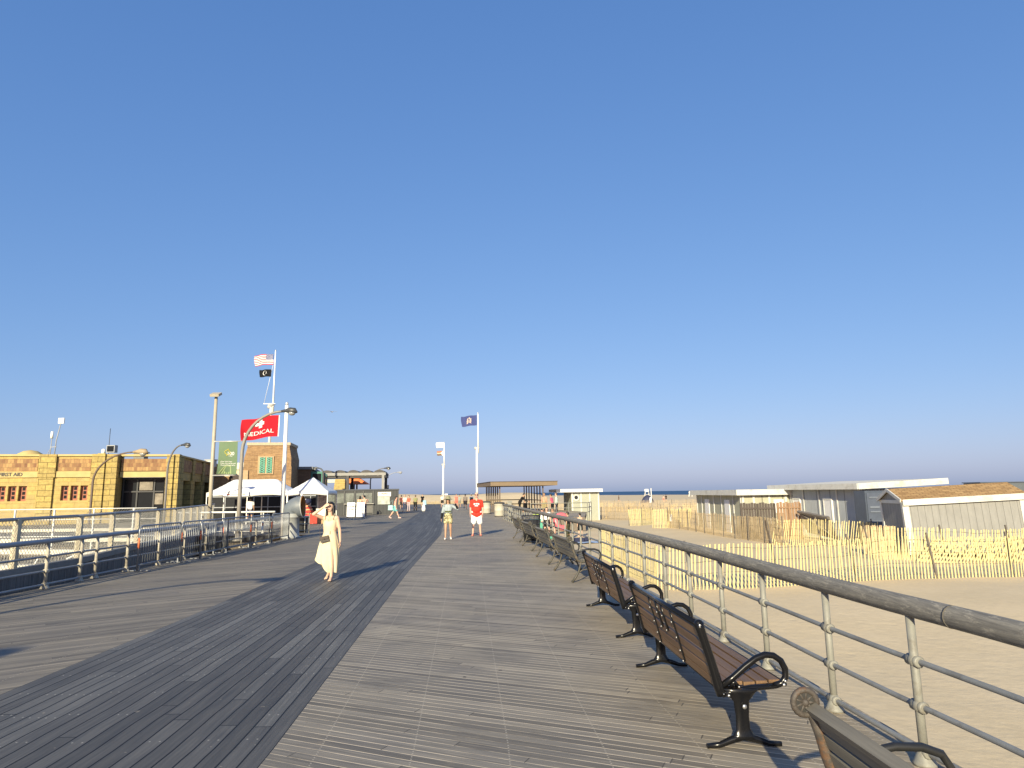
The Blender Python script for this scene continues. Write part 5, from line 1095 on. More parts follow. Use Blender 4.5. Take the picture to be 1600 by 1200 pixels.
for x in (.3,1.2,2.0): m=MB(); m.bx(x,x+.65,-.05,-.003,.15,.85); m.build('panel',mat('kiosk_panel',(.12,.115,.105),.6),t)
m=MB(); m.bx(3.1,4.3,-.12,-.06,1.62,2.02); s_=m.build('sign',mat('sign_white',(.8,.76,.68)),t); m=MB(); 
for k in range(7): m.box((3.45+k*.085,-.128,1.86+.02*math.sin(k*2.)),(.055,.01,.11))
m.build('red_script',mat('sign_red',(.35,.06,.04)),s_); m=MB(); m.bx(3.1,4.2,-.06,-.003,.9,1.58); m.build('serving_hatch',mat('hatch_light',(.42,.44,.38),.4,.4,2.),t)
t=thing('bin_box','square cream bin box beside the kiosk sign boards','bin',(-13.1,57.6,0),R(5)); m=MB(); m.box((0,0,.62),(.5,.5,.75)); m.build('body',mat('cream_barrel',(.44,.41,.33)),t); m=MB(); m.box((0,0,1.02),(.54,.54,.05)); m.build('lid',mat('barrel_dark',(.06,.055,.05)),t); m=MB(); m.box((0,0,.12),(.44,.44,.24)); m.build('foot',mat('barrel_dark',(.06,.055,.05)),t)
def aframe(label,px,py,txt,rz):
    q=gp(px,py); t=thing('sign_board',label,'sign board',(q.x,q.y,0),rz,'white folding sign boards by the kiosk'); tl=Matrix.Rotation(R(-12),3,'X')
    m=MB(); m.box((0,.0,.62),(.62,.03,1.15),tl); m.build('front_panel',mat('board_white',(.84,.83,.80),.5,.02),t)
    m=MB(); m.box((0,.36,.62),(.62,.03,1.15),Matrix.Rotation(R(12),3,'X')); m.build('rear_panel',mat('board_white',(.84,.83,.8)),t)
    m=MB()
    for s in (-.26,.26): m.box((s,-.13,.03),(.08,.05,.06))
    m.box((-.1,.17,1.2),(.05,.1,.08)); m.box((.18,.17,1.2),(.05,.1,.08)); m.build('clip',mat('clip_black',(.015,.015,.015),.5),t)
    return t,tl
t,tl=aframe('white folding sign board lettered Umbrellas On Sale Here',548,808.6,None,R(8))
m=MB()
for k,s in enumerate(('Umbrellas','On Sale','Here')):
    vs,fs=text_geo(s,.15,.006); m.add([tl@Vector((x,-.02,.24-.21*k+z))+Vector((0,0,.62)) for x,z,_ in vs],fs)
m.build('lettering',mat('board_ink',(.05,.048,.048),.6),t)
t,tl=aframe('white folding sign board with small pictures, right of the umbrella board',563,808.6,None,R(8))
m=MB()
for k,z in enumerate((.2,.05,-.1,-.27)): m.add([tl@Vector((x,-.02,z+y))+Vector((0,0,.62)) for x,y in ((.05,-.04),(.25,-.04),(.25,.04),(.05,.04))],[(0,1,2,3)])
m.build('picture',mat('board_pictures',(.22,.19,.17),.6,.6,9.),t)
# ------------------------------------------------------------------ pergola and things behind
t=thing('pergola','long grey pergola with arched humps along its roof','pergola',(-23.6,76,0),R(6)); pg=mat('pergola_grey',(.27,.26,.24),.6,.1,2.); pd=mat('pergola_dark',(.055,.05,.05),.6)
m=MB(); m.bx(0,8.9,-.1,.1,4.0,4.32); m.bx(0,8.9,3.8,4.,4.,4.32); m.build('beam',pg,t); m=MB(); m.bx(0,8.9,.1,3.8,3.75,3.98); m.build('soffit',pd,t)
m=MB()
for k in range(6):
    x=.75+k*1.48; m.prism([(0,0)],0,0) if False else None
    ar=[(x+.62*math.cos(a),4.33+.30*math.sin(a)) for a in [PI*i/10 for i in range(11)]]; vs=[(q[0],-.05,q[1]) for q in ar]+[(q[0],4.,q[1]) for q in ar]; m.add(vs,[tuple(range(11)),tuple(reversed(range(11,22)))]+[(i,i+11,i+12,i+1) for i in range(10)],0)
m.build('roof_hump',pd,t)
for x in (.2,4.6,8.6):
    m=MB(); m.bx(x-.14,x+.14,-.14,.14,0,4.); m.build('post',pg if x>8 else pd,t); m=MB(); m.bx(x-.14,x+.14,3.78,4.06,0,4.); m.build('post',pd,t)
p=at(531,768,88); t=thing('stone_pylon','pale yellow stone pylon behind the kiosk','pylon',(p.x,p.y,0),R(6)); m=MB(); m.add([(-1.,-.8,0),(.75,-.8,0),(.75,.8,0),(-1.,.8,0),(-.55,-.6,3.9),(.7,-.6,3.9),(.7,.6,3.9),(-.55,.6,3.9)],[(0,1,5,4),(1,2,6,5),(2,3,7,6),(3,0,4,7),(4,5,6,7)]); m.build('shaft',stone,t); m=MB(); m.bx(-2.9,-.5,-.3,.3,3.45,3.85); m.build('sign_arm',mat('sign_pale_green',(.48,.52,.42),.6),t)
p=at(553,768,84); t=thing('parasol_stand','orange roofed stand on dark brown posts beside the stone pylon','stand',(p.x,p.y,0),R(5)); m=MB(); m.add([(-1.,-1,3.1),(1.9,-1,3.1),(1.9,1,3.1),(-1.,1,3.1),(-.7,-.6,4.0),(.5,-.6,4.0),(.5,.6,4.0),(-.7,.6,4.0)],[(3,2,1,0),(0,1,5,4),(1,2,6,5),(2,3,7,6),(3,0,4,7),(4,5,6,7)]); m.build('roof',mat('orange_awning',(.70,.16,.03),.6,.1),t); m=MB()
for x in (-.8,-.4,.0,.35): m.bx(x-.09,x+.09,-.1,.1,0,3.1)
m.bx(-1.4,-.95,-.2,.3,0,2.6); m.build('post',mat('brown_dark_post',(.06,.028,.018),.6),t)
q=at(492,772,52); t=thing('display_rack','tall white framed rack of small goods under the peaked canopy tent','rack',(-13.3,46.6,0)); m=MB(); m.bx(-.3,.3,-.03,.03,.1,1.9); m.build('panel',mat('rack_goods',(.45,.36,.32),.6,.6,9.),t); m=MB()
for x in (-.32,.32): m.bx(x-.03,x+.03,-.06,.06,0,2.)
m.bx(-.35,.35,-.06,.06,1.9,2.); m.build('frame',mat('sign_white',(.8,.76,.68)),t)
# beach mats and toys stacked on a table
t=thing('mat_stack','stack of red and orange striped beach mats on a low table under the peaked tent','beach mats',(-13.4,42.6,0),R(4)); m=MB(); m.bx(-.6,.6,-.4,.4,.42,.48)
for x in (-.55,.55):
    for y in (-.35,.35): m.bx(x-.03,x+.03,y-.03,y+.03,0,.42)
m.build('table',mat('table_grey',(.22,.2,.175)),t)
for k in range(6):
    w_=.66-.055*k; m=MB(); n=12; vs=[(w_*(-1+2*i/n)*(1+.03*math.sin(i*2+k)),-.42+.84*j/3,.50+k*.115+.10*q+.018*math.sin(i*1.3+k*2)) for q in (0,1) for j in range(4) for i in range(n+1)]
    f=lambda q,j,i:q*4*(n+1)+j*(n+1)+i
    fs=[(f(1,j,i),f(1,j,i+1),f(1,j+1,i+1),f(1,j+1,i)) for j in range(3) for i in range(n)]+[(f(0,0,i),f(0,0,i+1),f(1,0,i+1),f(1,0,i)) for i in range(n)]+[(f(0,3,i+1),f(0,3,i),f(1,3,i),f(1,3,i+1)) for i in range(n)]+[(f(0,j,0),f(1,j,0),f(1,j+1,0),f(0,j+1,0)) for j in range(3)]+[(f(0,j,n),f(0,j+1,n),f(1,j+1,n),f(1,j,n)) for j in range(3)]
    m.add(vs,fs,0,True); m.build('mat',cloth('mat_red',(.66,.07,.05),.2) if k%2==0 else cloth('mat_orange',(.72,.33,.16),.25),t)
m=MB(); m.bx(.5,1.0,-.46,-.42,.05,.62); m.build('hanging_mat',cloth('mat_red',(.66,.07,.05)),t)
t=thing('plush_toy','white and navy plush bundle on top of the red beach mats','toy',(-13.4,42.6,1.19)); m=MB(); m.ell((0,0,.2),(.32,.26,.22)); m.ell((-.05,0,.45),(.16,.15,.17)); m.ell((-.12,0,.66),(.07,.06,.12)); m.build('body',cloth('white_shirt',(.8,.78,.74)),t); m=MB(); m.ell((.32,-.05,.22),(.2,.2,.18)); m.ell((.1,-.22,.3),(.1,.06,.07)); m.build('navy_patch',cloth('navy',(.03,.035,.07)),t)
t=thing('white_box','pale green white goods box right of the red beach mats','box',(-12.3,43.,0)); m=MB(); m.bx(-.3,.3,-.25,.25,.45,.95); m.build('carton',mat('box_pale',(.66,.70,.6),.6),t); m=MB(); m.bx(-.28,.28,-.23,.23,0,.45); m.build('crate',mat('box_tan',(.45,.28,.14),.7,.3,6.),t)
# ------------------------------------------------------------------ cowl vent, bag bin
vg=mat('vent_blue_grey',(.34,.35,.335),.5,.1,3.,dirt=(.28,.28,.265)); vr=mat('vent_rust_inside',(.30,.13,.03),.7,.25,6.)
vh=mat('vent_hood_shaded',(.13,.15,.17),.5,.12,3.,dirt=(.18,.185,.185))  # shade on the hood, put into a darker blue-grey colour than the base
t=thing('cowl_vent','large grey cowl ventilator with a rusty orange mouth beside the left railing','ventilator',(-9.52,28.75,0))
m=MB(); m.lathe([(.40,.0),(.41,.05),(.36,.06),(.335,.09),(.33,.84),(.36,.85),(.365,.92),(.34,.93),(.345,1.02)],(0,0,0),32); m.build('base',vg,t)
D=Vector((.998,.06,0)).normalized(); 
pa=[Vector((0,0,1.02)),Vector((0,0,1.06))]+[D*(.30*(1-math.cos(a)))+Vector((0,0,1.08+.22*math.sin(a))) for a in [PI/2*i/8 for i in range(1,9)]]+[D*.46+Vector((0,0,1.315))]
rr=[.345,.35]+[.35+.095*(i/8) for i in range(1,9)]+[.455]
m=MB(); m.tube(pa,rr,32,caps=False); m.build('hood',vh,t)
m=MB(); m.tube([pa[-1]+D*.012]+[p_ for p_ in reversed(pa)],[rr[-1]*.985]+[r_*.965 for r_ in reversed(rr)],32,caps=False); m.build('mouth_lining',vr,t)
m=MB(); X=D.cross(Vector((0,0,1))); cc=pa[-1]; U=(pa[-1]-pa[-2]).normalized(); X=U.cross(Vector((0,0,1))).normalized(); Z=X.cross(U); m.tube([cc+X*.455*math.cos(2*PI*i/36)+Z*.455*math.sin(2*PI*i/36) for i in range(37)],.016,8,caps=False); m.build('rim',mat('vent_rim',(.5,.5,.47),.5),t)
t=thing('bag_bin','black bag lined bin in a frame beside the cowl ventilator','litter bin',(-10.35,32.9,0)); m=MB(); m.lathe([(.20,.02),(.23,.12),(.25,.4),(.28,.7),(.29,.76),(.25,.77)],(0,0,0),18); m.build('bag',mat('bag_black',(.022,.023,.024),.35,.3,14.,bump=.5,bscale=14.),t); m=MB()
for a in range(4): m.tube([(.3*math.cos(a*PI/2+.7),.3*math.sin(a*PI/2+.7),0),(.3*math.cos(a*PI/2+.7),.3*math.sin(a*PI/2+.7),.8)],.015,6)
m.tube([(.3*math.cos(2*PI*i/20),.3*math.sin(2*PI*i/20),.78) for i in range(21)],.016,6,caps=False); m.build('frame',mat('tent_pole',(.62,.6,.55)),t)
t=thing('low_railing','short cream pipe railing behind the cowl ventilator','railing',(-10.3,31.6,0)); 
for z in (.15,.45,.75,.95): MB().tube([(-1.1,.2,z),(.1,0,z),(.5,.6,z)],.022,8).build('rail',paint,t)
for x,y in ((-1.1,.2),(.1,0),(.5,.6)): MB().tube([(x,y,0),(x,y,.97)],.028,8).build('post',paint,t)
# ------------------------------------------------------------------ crowd barriers
steel=mat('barrier_steel',(.27,.28,.295),.38,.15,6.,metal=.55); orange=mat('orange_tape',(.62,.16,.06),.6)
def barrier(label,loc,rz,L=2.2):
    t=thing('crowd_barrier',label,'barrier',loc,rz,'steel crowd barriers along the left railing'); m=MB(); H0,H1=.16,1.08; r_=.12
    P=[(0,.02),(0,H1-r_)]+[(r_-r_*math.cos(a),H1-r_+r_*math.sin(a)) for a in (PI/8,PI/4,3*PI/8,PI/2)]+[(L-r_+r_*math.sin(a),H1-r_+r_*math.cos(a)) for a in (0,PI/8,PI/4,3*PI/8,PI/2)]+[(L,.02)]
    m.tube([(0,y,z) for y,z in P],.021,9); m.tube([(0,0,H0),(0,L,H0)],.017,8); m.build('frame',steel,t)
    b=MB()
    for i in range(1,19): y=L*i/19; b.tube([(0,y,H0),(0,y,H1-.005)],.0085,6)
    b.build('bars',steel,t)
    for y in (.09,L-.09): f=MB(); f.bar((-.30,y,.02),(.30,y,.02),.05,.012); f.bar((0,y,.02),(0,y,H0),.03,.03); f.build('foot',steel,t)
    o=MB(); o.tube([(0,0,.55),(0,0,.80)],.025,9); o.build('tape',orange,t)
    return t
bl=['nearest steel crowd barrier of the line, standing clear of the others','second steel crowd barrier, overlapping the third at its orange taped end','third steel crowd barrier, set in front of the second one','fourth steel crowd barrier, in the middle of the overlapped group','fifth steel crowd barrier, with a leaflet tied on it','last steel crowd barrier before the cowl ventilator']
b0=barrier(bl[0],(-9.14,16.45,0),R(2)); b0['label']=bl[0]
for k,(x,y,a) in enumerate(((-9.24,18.75,1),(-9.08,19.55,4),(-9.28,21.5,0),(-9.14,23.4,4),(-9.25,25.7,2))):
    c=copy_tree(b0); c.location=(x,y,0); c.rotation_euler=(0,0,R(a)); c['label']=bl[k+1]
t=thing('leaflet','pale printed leaflet tied to the fifth crowd barrier','leaflet',(-9.08,24.2,.72),rot=(0,0,R(4))); m=MB(); m.box((.03,0,0),(.01,.22,.3)); m.build('sheet',mat('paper',(.7,.66,.6),.7),t); m=MB(); m.box((.037,0,.05),(.004,.16,.1)); m.build('picture',orange,t)
# ------------------------------------------------------------------ underpass: plank wall, chain fence, ramp rails
t=thing('plank_wall','dark weathered plank wall with a grey cap beam behind the left railing','wall',(0,0,0)); PL=[Vector((-9.75,7,0)),Vector((-10.35,16,0)),Vector((-12.6,25.,0)),Vector((-17.6,39.5,0))]
m=MB(); rn=random.Random(4)
for p_,d in resample(PL,.235): m.bar((p_.x,p_.y,-1.2),(p_.x,p_.y,.24+rn.gauss(0,.006)),.222,.05+rn.random()*.015,up=(d.y,-d.x,0))
m.build('planks',mat('dark_planks',(.165,.158,.15),.8,.35,3.,stretch=(6,6,.4),bump=.3),t); m=MB()
for a,b in zip(PL,PL[1:]): m.bar(a+Vector((-.02,0,.31)),b+Vector((-.02,0,.31)),.16,.13)
m.build('cap_beam',mat('cap_grey',(.23,.225,.21),.7,.15,3.),t)
def chain(label,P,z0,z1,pm_,pw,pitch_post,wm,rails,top_r,dens=.085,braces=False):
    t=thing('chain_fence',label,'fence',(0,0,0)); mb=MB(); pts=resample(P,dens); hh=z1-z0
    for k,(p_,d) in enumerate(pts):
        e=p_+d*hh
        if k+int(hh/dens)<len(pts):
            q=pts[k+int(hh/dens)][0]; mb.bar((p_.x,p_.y,z0),(q.x,q.y,z1),.006,.006); mb.bar((p_.x,p_.y,z1),(q.x,q.y,z0),.006,.006)
    mb.build('wire_mesh',wm,t)
    for z in rails:
        mb=MB(); 
        for a,b in zip(P,P[1:]): mb.tube([(a.x,a.y,z),(b.x,b.y,z)],top_r,8)
        mb.build('rail',pm_[1],t)
    for p_,d in resample(P,pitch_post):
        mb=MB(); mb.box((p_.x,p_.y,(z0+z1)/2-.02),(pw,pw,z1-z0+.04),math.atan2(d.y,d.x))
        if braces: mb.bar((p_.x,p_.y,z1-.22),(p_.x+d.x*.2,p_.y+d.y*.2,z1-.02),.03,.03)
        mb.build('post',pm_[0],t)
    return t
chainw=mat('chain_wire',(.42,.41,.37),.5,.1,metal=.3); cp=mat('cream_post',(.48,.42,.30),.65,.1,5.)
chain('chain link fence with square cream posts on top of the plank wall',[Vector((a.x-.05,a.y,0)) for a in PL],.38,1.36,(cp,mat('galvanised_pipe',(.27,.29,.32))),.11,2.3,chainw,(1.36,),.035,.10,True)
chain('thin white framed wire fence beyond the ramps, facing the boardwalk',[Vector((-26.5,30.8,0)),Vector((-16.2,30.4,0))],-.95,1.32,(mat('white_paint',(.72,.7,.64)),mat('white_paint',(.72,.7,.64))),.06,1.85,chainw,(1.32,.85,.1),.022,.12)
def rampr(label,a,b,z,drop=.95):
    t=thing('ramp_wall',label,'railing',(0,0,0)); wp=mat('sunny_white',(.62,.58,.47),.7,.06,2.); a=Vector(a);b=Vector(b); n=max(2,int((b-a).length/2.2)); m=MB(); m.bar(a+Vector((0,0,z)),b+Vector((0,0,z)),.24,.15); m.build('top_rail',wp,t)
    for i in range(n+1): q=a.lerp(b,i/n); MB().bar((q.x,q.y,z-drop),(q.x,q.y,z-.1),.12,.12).build('post',wp,t)
    mb=MB(); 
    for p_,d in resample([a,b],.13): mb.bar((p_.x,p_.y,z-drop),(p_.x,p_.y,z-.12),.02,.02)
    mb.bar(a+Vector((0,.0,z-.42)),b+Vector((0,0,z-.42)),.05,.07); mb.build('infill',mat('infill_grey',(.22,.21,.19),.7),t); return t
rampr('longest white ramp rail, farthest back below the thin white wire fence',(-34,36.6,0),(-18.5,36.2,0),.12)
rampr('middle white ramp rail behind the chain link fence',(-26,28.3,0),(-15.2,27.6,0),.10)
rampr('nearest white ramp rail, low behind the chain link fence at the left edge',(-20,23.3,0),(-13.3,22.2,0),.04)
rampr('short white ramp rail partly hidden behind the nearest cream fence posts',(-16.8,19.6,0),(-12.2,19.4,0),-.16,.8)
t=thing('handrail','pair of curved white handrails at the ramp landing behind the chain fence','handrail',(-14.6,20.6,0)); 
for k in (0,1): MB().tube([(k*.9,0,-1.),(k*.9,0,-.25),(k*.9+.12,0,-.02),(k*.9+.35,.0,.08),(k*.9+.9,.1,.14)],.03,8).build('rail',mat('white_paint',(.72,.7,.64)),t)
MB().tube([(0,.3,-1.),(0,.3,-.2)],.03,8).build('post',mat('white_paint',(.72,.7,.64)),t)
m=MB(); gx=[-46,-38,-30,-24,-18,-12,-9.7]
o=m.add([(-46,8,-.97),(-9.9,8,-.97),(-11,18,-.94),(-13.2,25.,-.93),(-17.,32,-.92),(-46,32,-.92)],[(0,1,2,3,4,5)]).build('ramp_floor',mat('ramp_concrete',(.33,.285,.20),.85,.12,1.2)); struct(o)
o.location.z=.06
# ------------------------------------------------------------------ lamps
lg=mat('lamp_pole_grey',(.25,.225,.19),.5,.12,3.); ldk=mat('lamp_dark',(.055,.057,.06),.4,.15)
def lamp(label,base,H,reach,ang,r=.085,zb=0.,pm_=lg,hm=ldk,hs=1.,k0=.68):
    t=thing('street_lamp',label,'street lamp',(base[0],base[1],zb),ang,'arched lamp posts along the boardwalk'); H-=zb; z0=H*k0; m=MB()
    P=[(0,0,0),(0,0,z0*.5),(0,0,z0)]+[(reach*.86*(1-math.cos(a))**1.0,0,z0+(H-z0)*math.sin(a)) for a in [PI/2*i/9 for i in range(1,10)]]
    rr=[r*1.05,r*.95,r*.85]+[r*(.82-.035*i) for i in range(9)]; m.tube(P,rr,10); m.lathe([(r*2.2,0),(r*2.2,.04),(r*1.4,.1),(r*1.15,.3)],(0,0,0),12); m.build('pole',pm_,t)
    x0=P[-1][0]; m=MB(); m.tube([(x0-.05,0,H),(x0+.12*hs,0,H+.02),(x0+.30*hs,0,H+.03),(x0+.5*hs,0,H+.0),(x0+.62*hs,0,H-.06)],[.05*hs,.07*hs,.125*hs,.13*hs,.03*hs],12); hd=m.build('lamp_head',hm,t)
    m=MB(); m.ell((x0+.40*hs,0,H-.09*hs),(.14*hs,.12*hs,.10*hs)); m.build('lens',mat('lamp_lens',(.30,.30,.28),.12,.05,spec=.8),hd); return t
L3=lamp('nearest arched lamp post, carrying the green banner',(-11.15,27.2),5.22,1.95,R(-6),.085)
lamp('arched lamp post with a tan head before the left part of the stone building',(-24.4,38.6),4.42,2.75,R(-4),.075,-.9,mat('lamp_brown',(.13,.09,.065),.5),mat('lamp_tan',(.36,.27,.16),.6),1.35)
lamp('slim dark lamp post with a small round head before the shopfront of the stone building',(-19.9,38.2),4.75,.95,R(-10),.07,-.9,mat('lamp_slate',(.15,.14,.135),.5),ldk,.9,.74)
lamp('slim dark lamp post by the smaller tent, its head turned left',(-18.,63.),4.35,.55,R(175),.1,0,ldk,ldk,.9,.86)
lamp('far arched lamp post at the right end of the pergola',(-17.6,82),5.0,2.0,R(0),.085,0,mat('lamp_slate',(.15,.14,.135)),ldk,1.2)
lamp('farther and lower arched lamp post right of the pergola end',(-19.0,98),5.0,2.2,R(0),.075,0,mat('lamp_pale',(.30,.31,.33),.5),mat('lamp_pale',(.3,.31,.33)),1.2)
lamp('arched lamp post out of view to the left, throwing the thin shadow across the deck',(-10.25,1.2),5.2,1.95,R(-6),.085)
lamp('arched lamp post at lower left, out of view, throwing the short blunt shadow',(-11.1,-5.4),5.2,1.95,R(-6),.085)
t=thing('light_pole','tall straight light pole with a flat floodlight head left of the banner','light pole',(-15.95,35.2,-.9)); m=MB(); m.tube([(0,0,0),(-.02,0,4.),(-.03,0,8.0)],[.11,.10,.082],12); m.build('pole',mat('pole_tan',(.40,.35,.26),.55,.1,3.),t); m=MB(); m.box((-.02,-.08,8.12),(.48,.42,.13),Matrix.Rotation(R(22),3,'X')); m.bar((-.03,0,7.95),(-.03,0,8.1),.09,.09); hd=m.build('lamp_head',mat('pole_tan',(.4,.35,.26)),t); m=MB(); m.box((-.02,-.12,8.04),(.4,.34,.03),Matrix.Rotation(R(22),3,'X')); m.build('lens',mat('lamp_lens',(.3,.3,.28)),hd)
p=at(609,780,80); t=thing('bollard','tall black post on the far deck behind the walkers','post',(-16.2,86,0)); m=MB(); m.cyl((0,0,0),.13,2.9,10); m.build('shaft',ldk,t); m=MB(); m.lathe([(.16,2.9),(.16,2.96),(.05,3.02)],(0,0,0),10); m.build('cap',ldk,t)
# ------------------------------------------------------------------ flags
polew=mat('flagpole_white',(.80,.78,.73),.4,.04,2.)
def flagpole(label,base,z0,z1,r,joint=None,off=.1,zbase=None):
    t=thing('flagpole',label,'flagpole',(base[0],base[1],z0)); m=MB(); zj=(joint or z1)-z0; m.tube([(0,0,0),(0,0,zj)],[r,r*.8],12); m.build('mast',polew,t)
    if joint:
        m=MB(); m.tube([(off,-.02,zj-.7),(off,-.02,z1-z0)],[r*.72,r*.4],10); m.build('topmast',polew,t); m=MB(); m.ell((-off*.9,-.05,zj-.1),(.18,.10,.19)); m.box((off*.2,0,zj-.05),(.5,.14,.1)); m.build('pulley_fitting',mat('fitting_grey',(.42,.41,.38),.5),t)
    m=MB(); m.ell(((off if joint else 0),0,z1-z0+.08),(.075,.075,.08)); m.build('finial',mat('finial_steel',(.6,.6,.58),.3,.05,metal=.5),t); return t
def flag(name,label,o,w,h,mats,cell,nx=40,ny=26,droop=.12,amp=.10,ph=0.,yaw=0.,extra=None,cut=None,skew=0.):
    """o = top of hoist; the cloth streams toward -x"""
    t=thing(name,label,'flag',o,yaw)
    def P(u,v,d=0.):
        a=amp*(.25+u)*math.sin(u*7.5+v*1.3+ph)+amp*.4*u*math.sin(u*15+v*4+ph*2)
        ww=w if not cut else w
        return Vector((-u*ww*(1-.05*math.sin(v*3+u*4)), a+d, -v*h-droop*u*u*h+skew*u*h-.03*h*math.sin(u*9+ph)*u))
    m=MB()
    for side,d in ((0,-.004),(1,.004)):
        vs=[P(i/nx,j/ny,d) for j in range(ny+1) for i in range(nx+1)]; o_=len(m.v); m.v+=[tuple(v) for v in vs]
        for j in range(ny):
            for i in range(nx):
                u,v=(i+.5)/nx,(j+.5)/ny
                if cut and cut(u,v): continue
                f=(j*(nx+1)+i,(j+1)*(nx+1)+i,(j+1)*(nx+1)+i+1,j*(nx+1)+i+1); f=f if side==0 else f[::-1]
                m.f.append(tuple(q+o_ for q in f)); m.m.append(cell(u,v)); m.sm.append(True)
    m.build('cloth',mats,t)
    if extra: extra(t,P,w,h)
    return t
def fl(n,c): return mat('flag_'+n,c,.8,.05,3.,spec=.1)
RED,WHT,BLU,BLK=fl('red',(.44,.016,.026)),fl('white',(.78,.76,.73)),fl('blue',(.03,.045,.17)),fl('black',(.012,.012,.014))
pbase=at(421,690,63.); ptop=at(429.5,549,63.)
pm_=at(424,634,63.)
fp=flagpole('tall white flagpole with a crosstree standing on the brick tower',(pbase.x,63.),6.4,ptop.z,.13,pm_.z,.2)
m=MB(); m.bar((-.75,0,pm_.z-6.4+.2),(.4,0,pm_.z-6.4+.2),.09,.06); m.lathe([(.1,0),(.28,.25),(.36,.3),(.1,.32)],(.05,0,pm_.z-6.55),14); m.tube([(-.7,0,pm_.z-6.2),(.12,0,ptop.z-7.2)],.02,5); m.build('crosstree',polew,fp)
def stars(t,P,w,h):
    m=MB()
    for r_ in range(9):
        for c_ in range(6 if r_%2==0 else 5):
            u=.4*((c_+.5)/6 if r_%2==0 else (c_+1)/6); v=(7/13)*(r_+.75)/9.5; vs=[]
            for k in range(10):
                a=PI/2+k*PI/5; q=(.036 if k%2==0 else .015); vs.append(P(u+q*math.cos(a)/w,v-q*math.sin(a)/h,-.008))
            m.add(vs,[tuple(range(10))])
    m.build('stars',WHT,t)
f0=at(427.5,553.,62.9); flag('flag','red and white striped flag with a blue starred canton atop the tall tower flagpole',(f0.x,62.9,f0.z),1.82,1.06,[RED,WHT,BLU],lambda u,v:2 if (u<.4 and v<7/13) else (0 if int(v*13)%2==0 else 1),40,26,.13,.11,.3,extra=stars)
def emblem(t,P,w,h):
    m=MB(); m.add([P(.55+.15*math.cos(2*PI*k/20),.47+.30*math.sin(2*PI*k/20),-.008) for k in range(20)],[tuple(reversed(range(20)))]); m.build('white_disc',WHT,t)
    m=MB(); m.add([P(.57+x,.48+y,-.012) for x,y in ((-.06,.2),(-.02,.1),(-.07,.02),(-.05,-.12),(.02,-.17),(.08,-.08),(.07,.06),(.05,.2))],[tuple(reversed(range(8)))]); m.build('silhouette',BLK,t)
f0=at(424,577,62.9); flag('flag','small black flag with a white disc flying below the striped flag',(f0.x,62.9,f0.z),1.12,.72,[BLK],lambda u,v:0,24,14,.08,.07,1.1,extra=emblem)
flagpole('white flagpole of the red medical flag, standing behind the cowl ventilator',(-10.42,30.2),0,5.9,.10)
def med(t,P,w,h):
    m=MB(); 
    for x0,x1,y0,y1 in ((.47,.57,.10,.50),(.41,.47,.24,.38),(.57,.67,.24,.38)):
        n=8; q=10; vs=[P(x0+(x1-x0)*i/n,y0+(y1-y0)*j/q,-.022) for j in range(q+1) for i in range(n+1)]; m.add(vs,[(j*(n+1)+i,(j+1)*(n+1)+i,(j+1)*(n+1)+i+1,j*(n+1)+i+1) for j in range(q) for i in range(n)])
    m.build('white_cross',WHT,t)
    vs,fs=text_geo('MEDICAL',.27); mx=max(abs(v[0]) for v in vs); m=MB(); m.add([P(.53-x/mx*.40,.735-z/.27*.26,-.024) for x,z,_ in vs],fs); m.build('lettering',WHT,t)
f0=at(437,648.5,30.1); flag('flag','red flag with a white cross and the word MEDICAL',(f0.x,30.1,f0.z),1.66,.98,[RED,WHT],lambda u,v:1 if u<.03 else 0,40,26,.20,.17,2.2,extra=med,skew=-.04)
p2=at(745.5,780,80); pt=at(747.5,646,80); flagpole('tall flagpole flying the dark blue flag at the left end of the shelter',(p2.x,80.),0,pt.z,.15,at(746,699,80).z,.16)
def arms(t,P,w,h):
    m=MB(); rn=random.Random(2)
    for (u,v,a,b) in ((.5,.5,.11,.20),(.42,.55,.06,.17),(.58,.55,.06,.17),(.5,.26,.05,.08),(.5,.75,.16,.06),(.40,.35,.03,.10),(.60,.35,.03,.10)):
        vs=[P(u+a*math.cos(2*PI*k/14),v+b*math.sin(2*PI*k/14),-.01-.002*rn.random()*4) for k in range(14)]; m.add(vs,[tuple(reversed(range(14)))])
    m.build('coat_of_arms',fl('emblem_tan',(.52,.40,.34)),t)
f0=at(745.,648.5,79.9); flag('flag','dark blue flag with a pale coat of arms on the tall flagpole by the shelter',(f0.x,79.9,f0.z),1.85,1.25,[fl('navy',(.055,.07,.19))],lambda u,v:0,30,20,.05,.13,.8,extra=arms,skew=-.10)
p2=at(692.5,785,108); pt=at(695.5,692,108); flagpole('far flagpole with two small flags in the middle of the view',(p2.x,108.),0,pt.z,.16,at(694,725,108).z,.14)
def gull(t,P,w,h):
    m=MB(); m.add([P(x,y,-.01) for x,y in ((.25,.45),(.6,.35),(.9,.7),(.55,.6))],[(3,2,1,0)]); m.build('grey_motif',fl('grey',(.45,.45,.43)),t)
f0=at(693.6,691.,107.9); flag('flag','small white flag at the top of the far flagpole',(f0.x,107.9,f0.z),1.25,.85,[WHT],lambda u,v:0,20,14,.05,.09,.2,extra=gull)
def prog(u,v):
    if u<.10+.32*(1-abs(v-.5)*2): return 1
    return 0 if v<.35 else (2 if v<.6 else 3)
f0=at(692.6,704.5,107.9); flag('flag','small flag of brown and tan stripes with a white wedge below the white flag',(f0.x,107.9,f0.z),1.0,.75,[fl('rust',(.40,.17,.10)),WHT,fl('tan',(.52,.42,.28)),fl('brown',(.16,.11,.08))],prog,22,16,.04,.07,1.4)
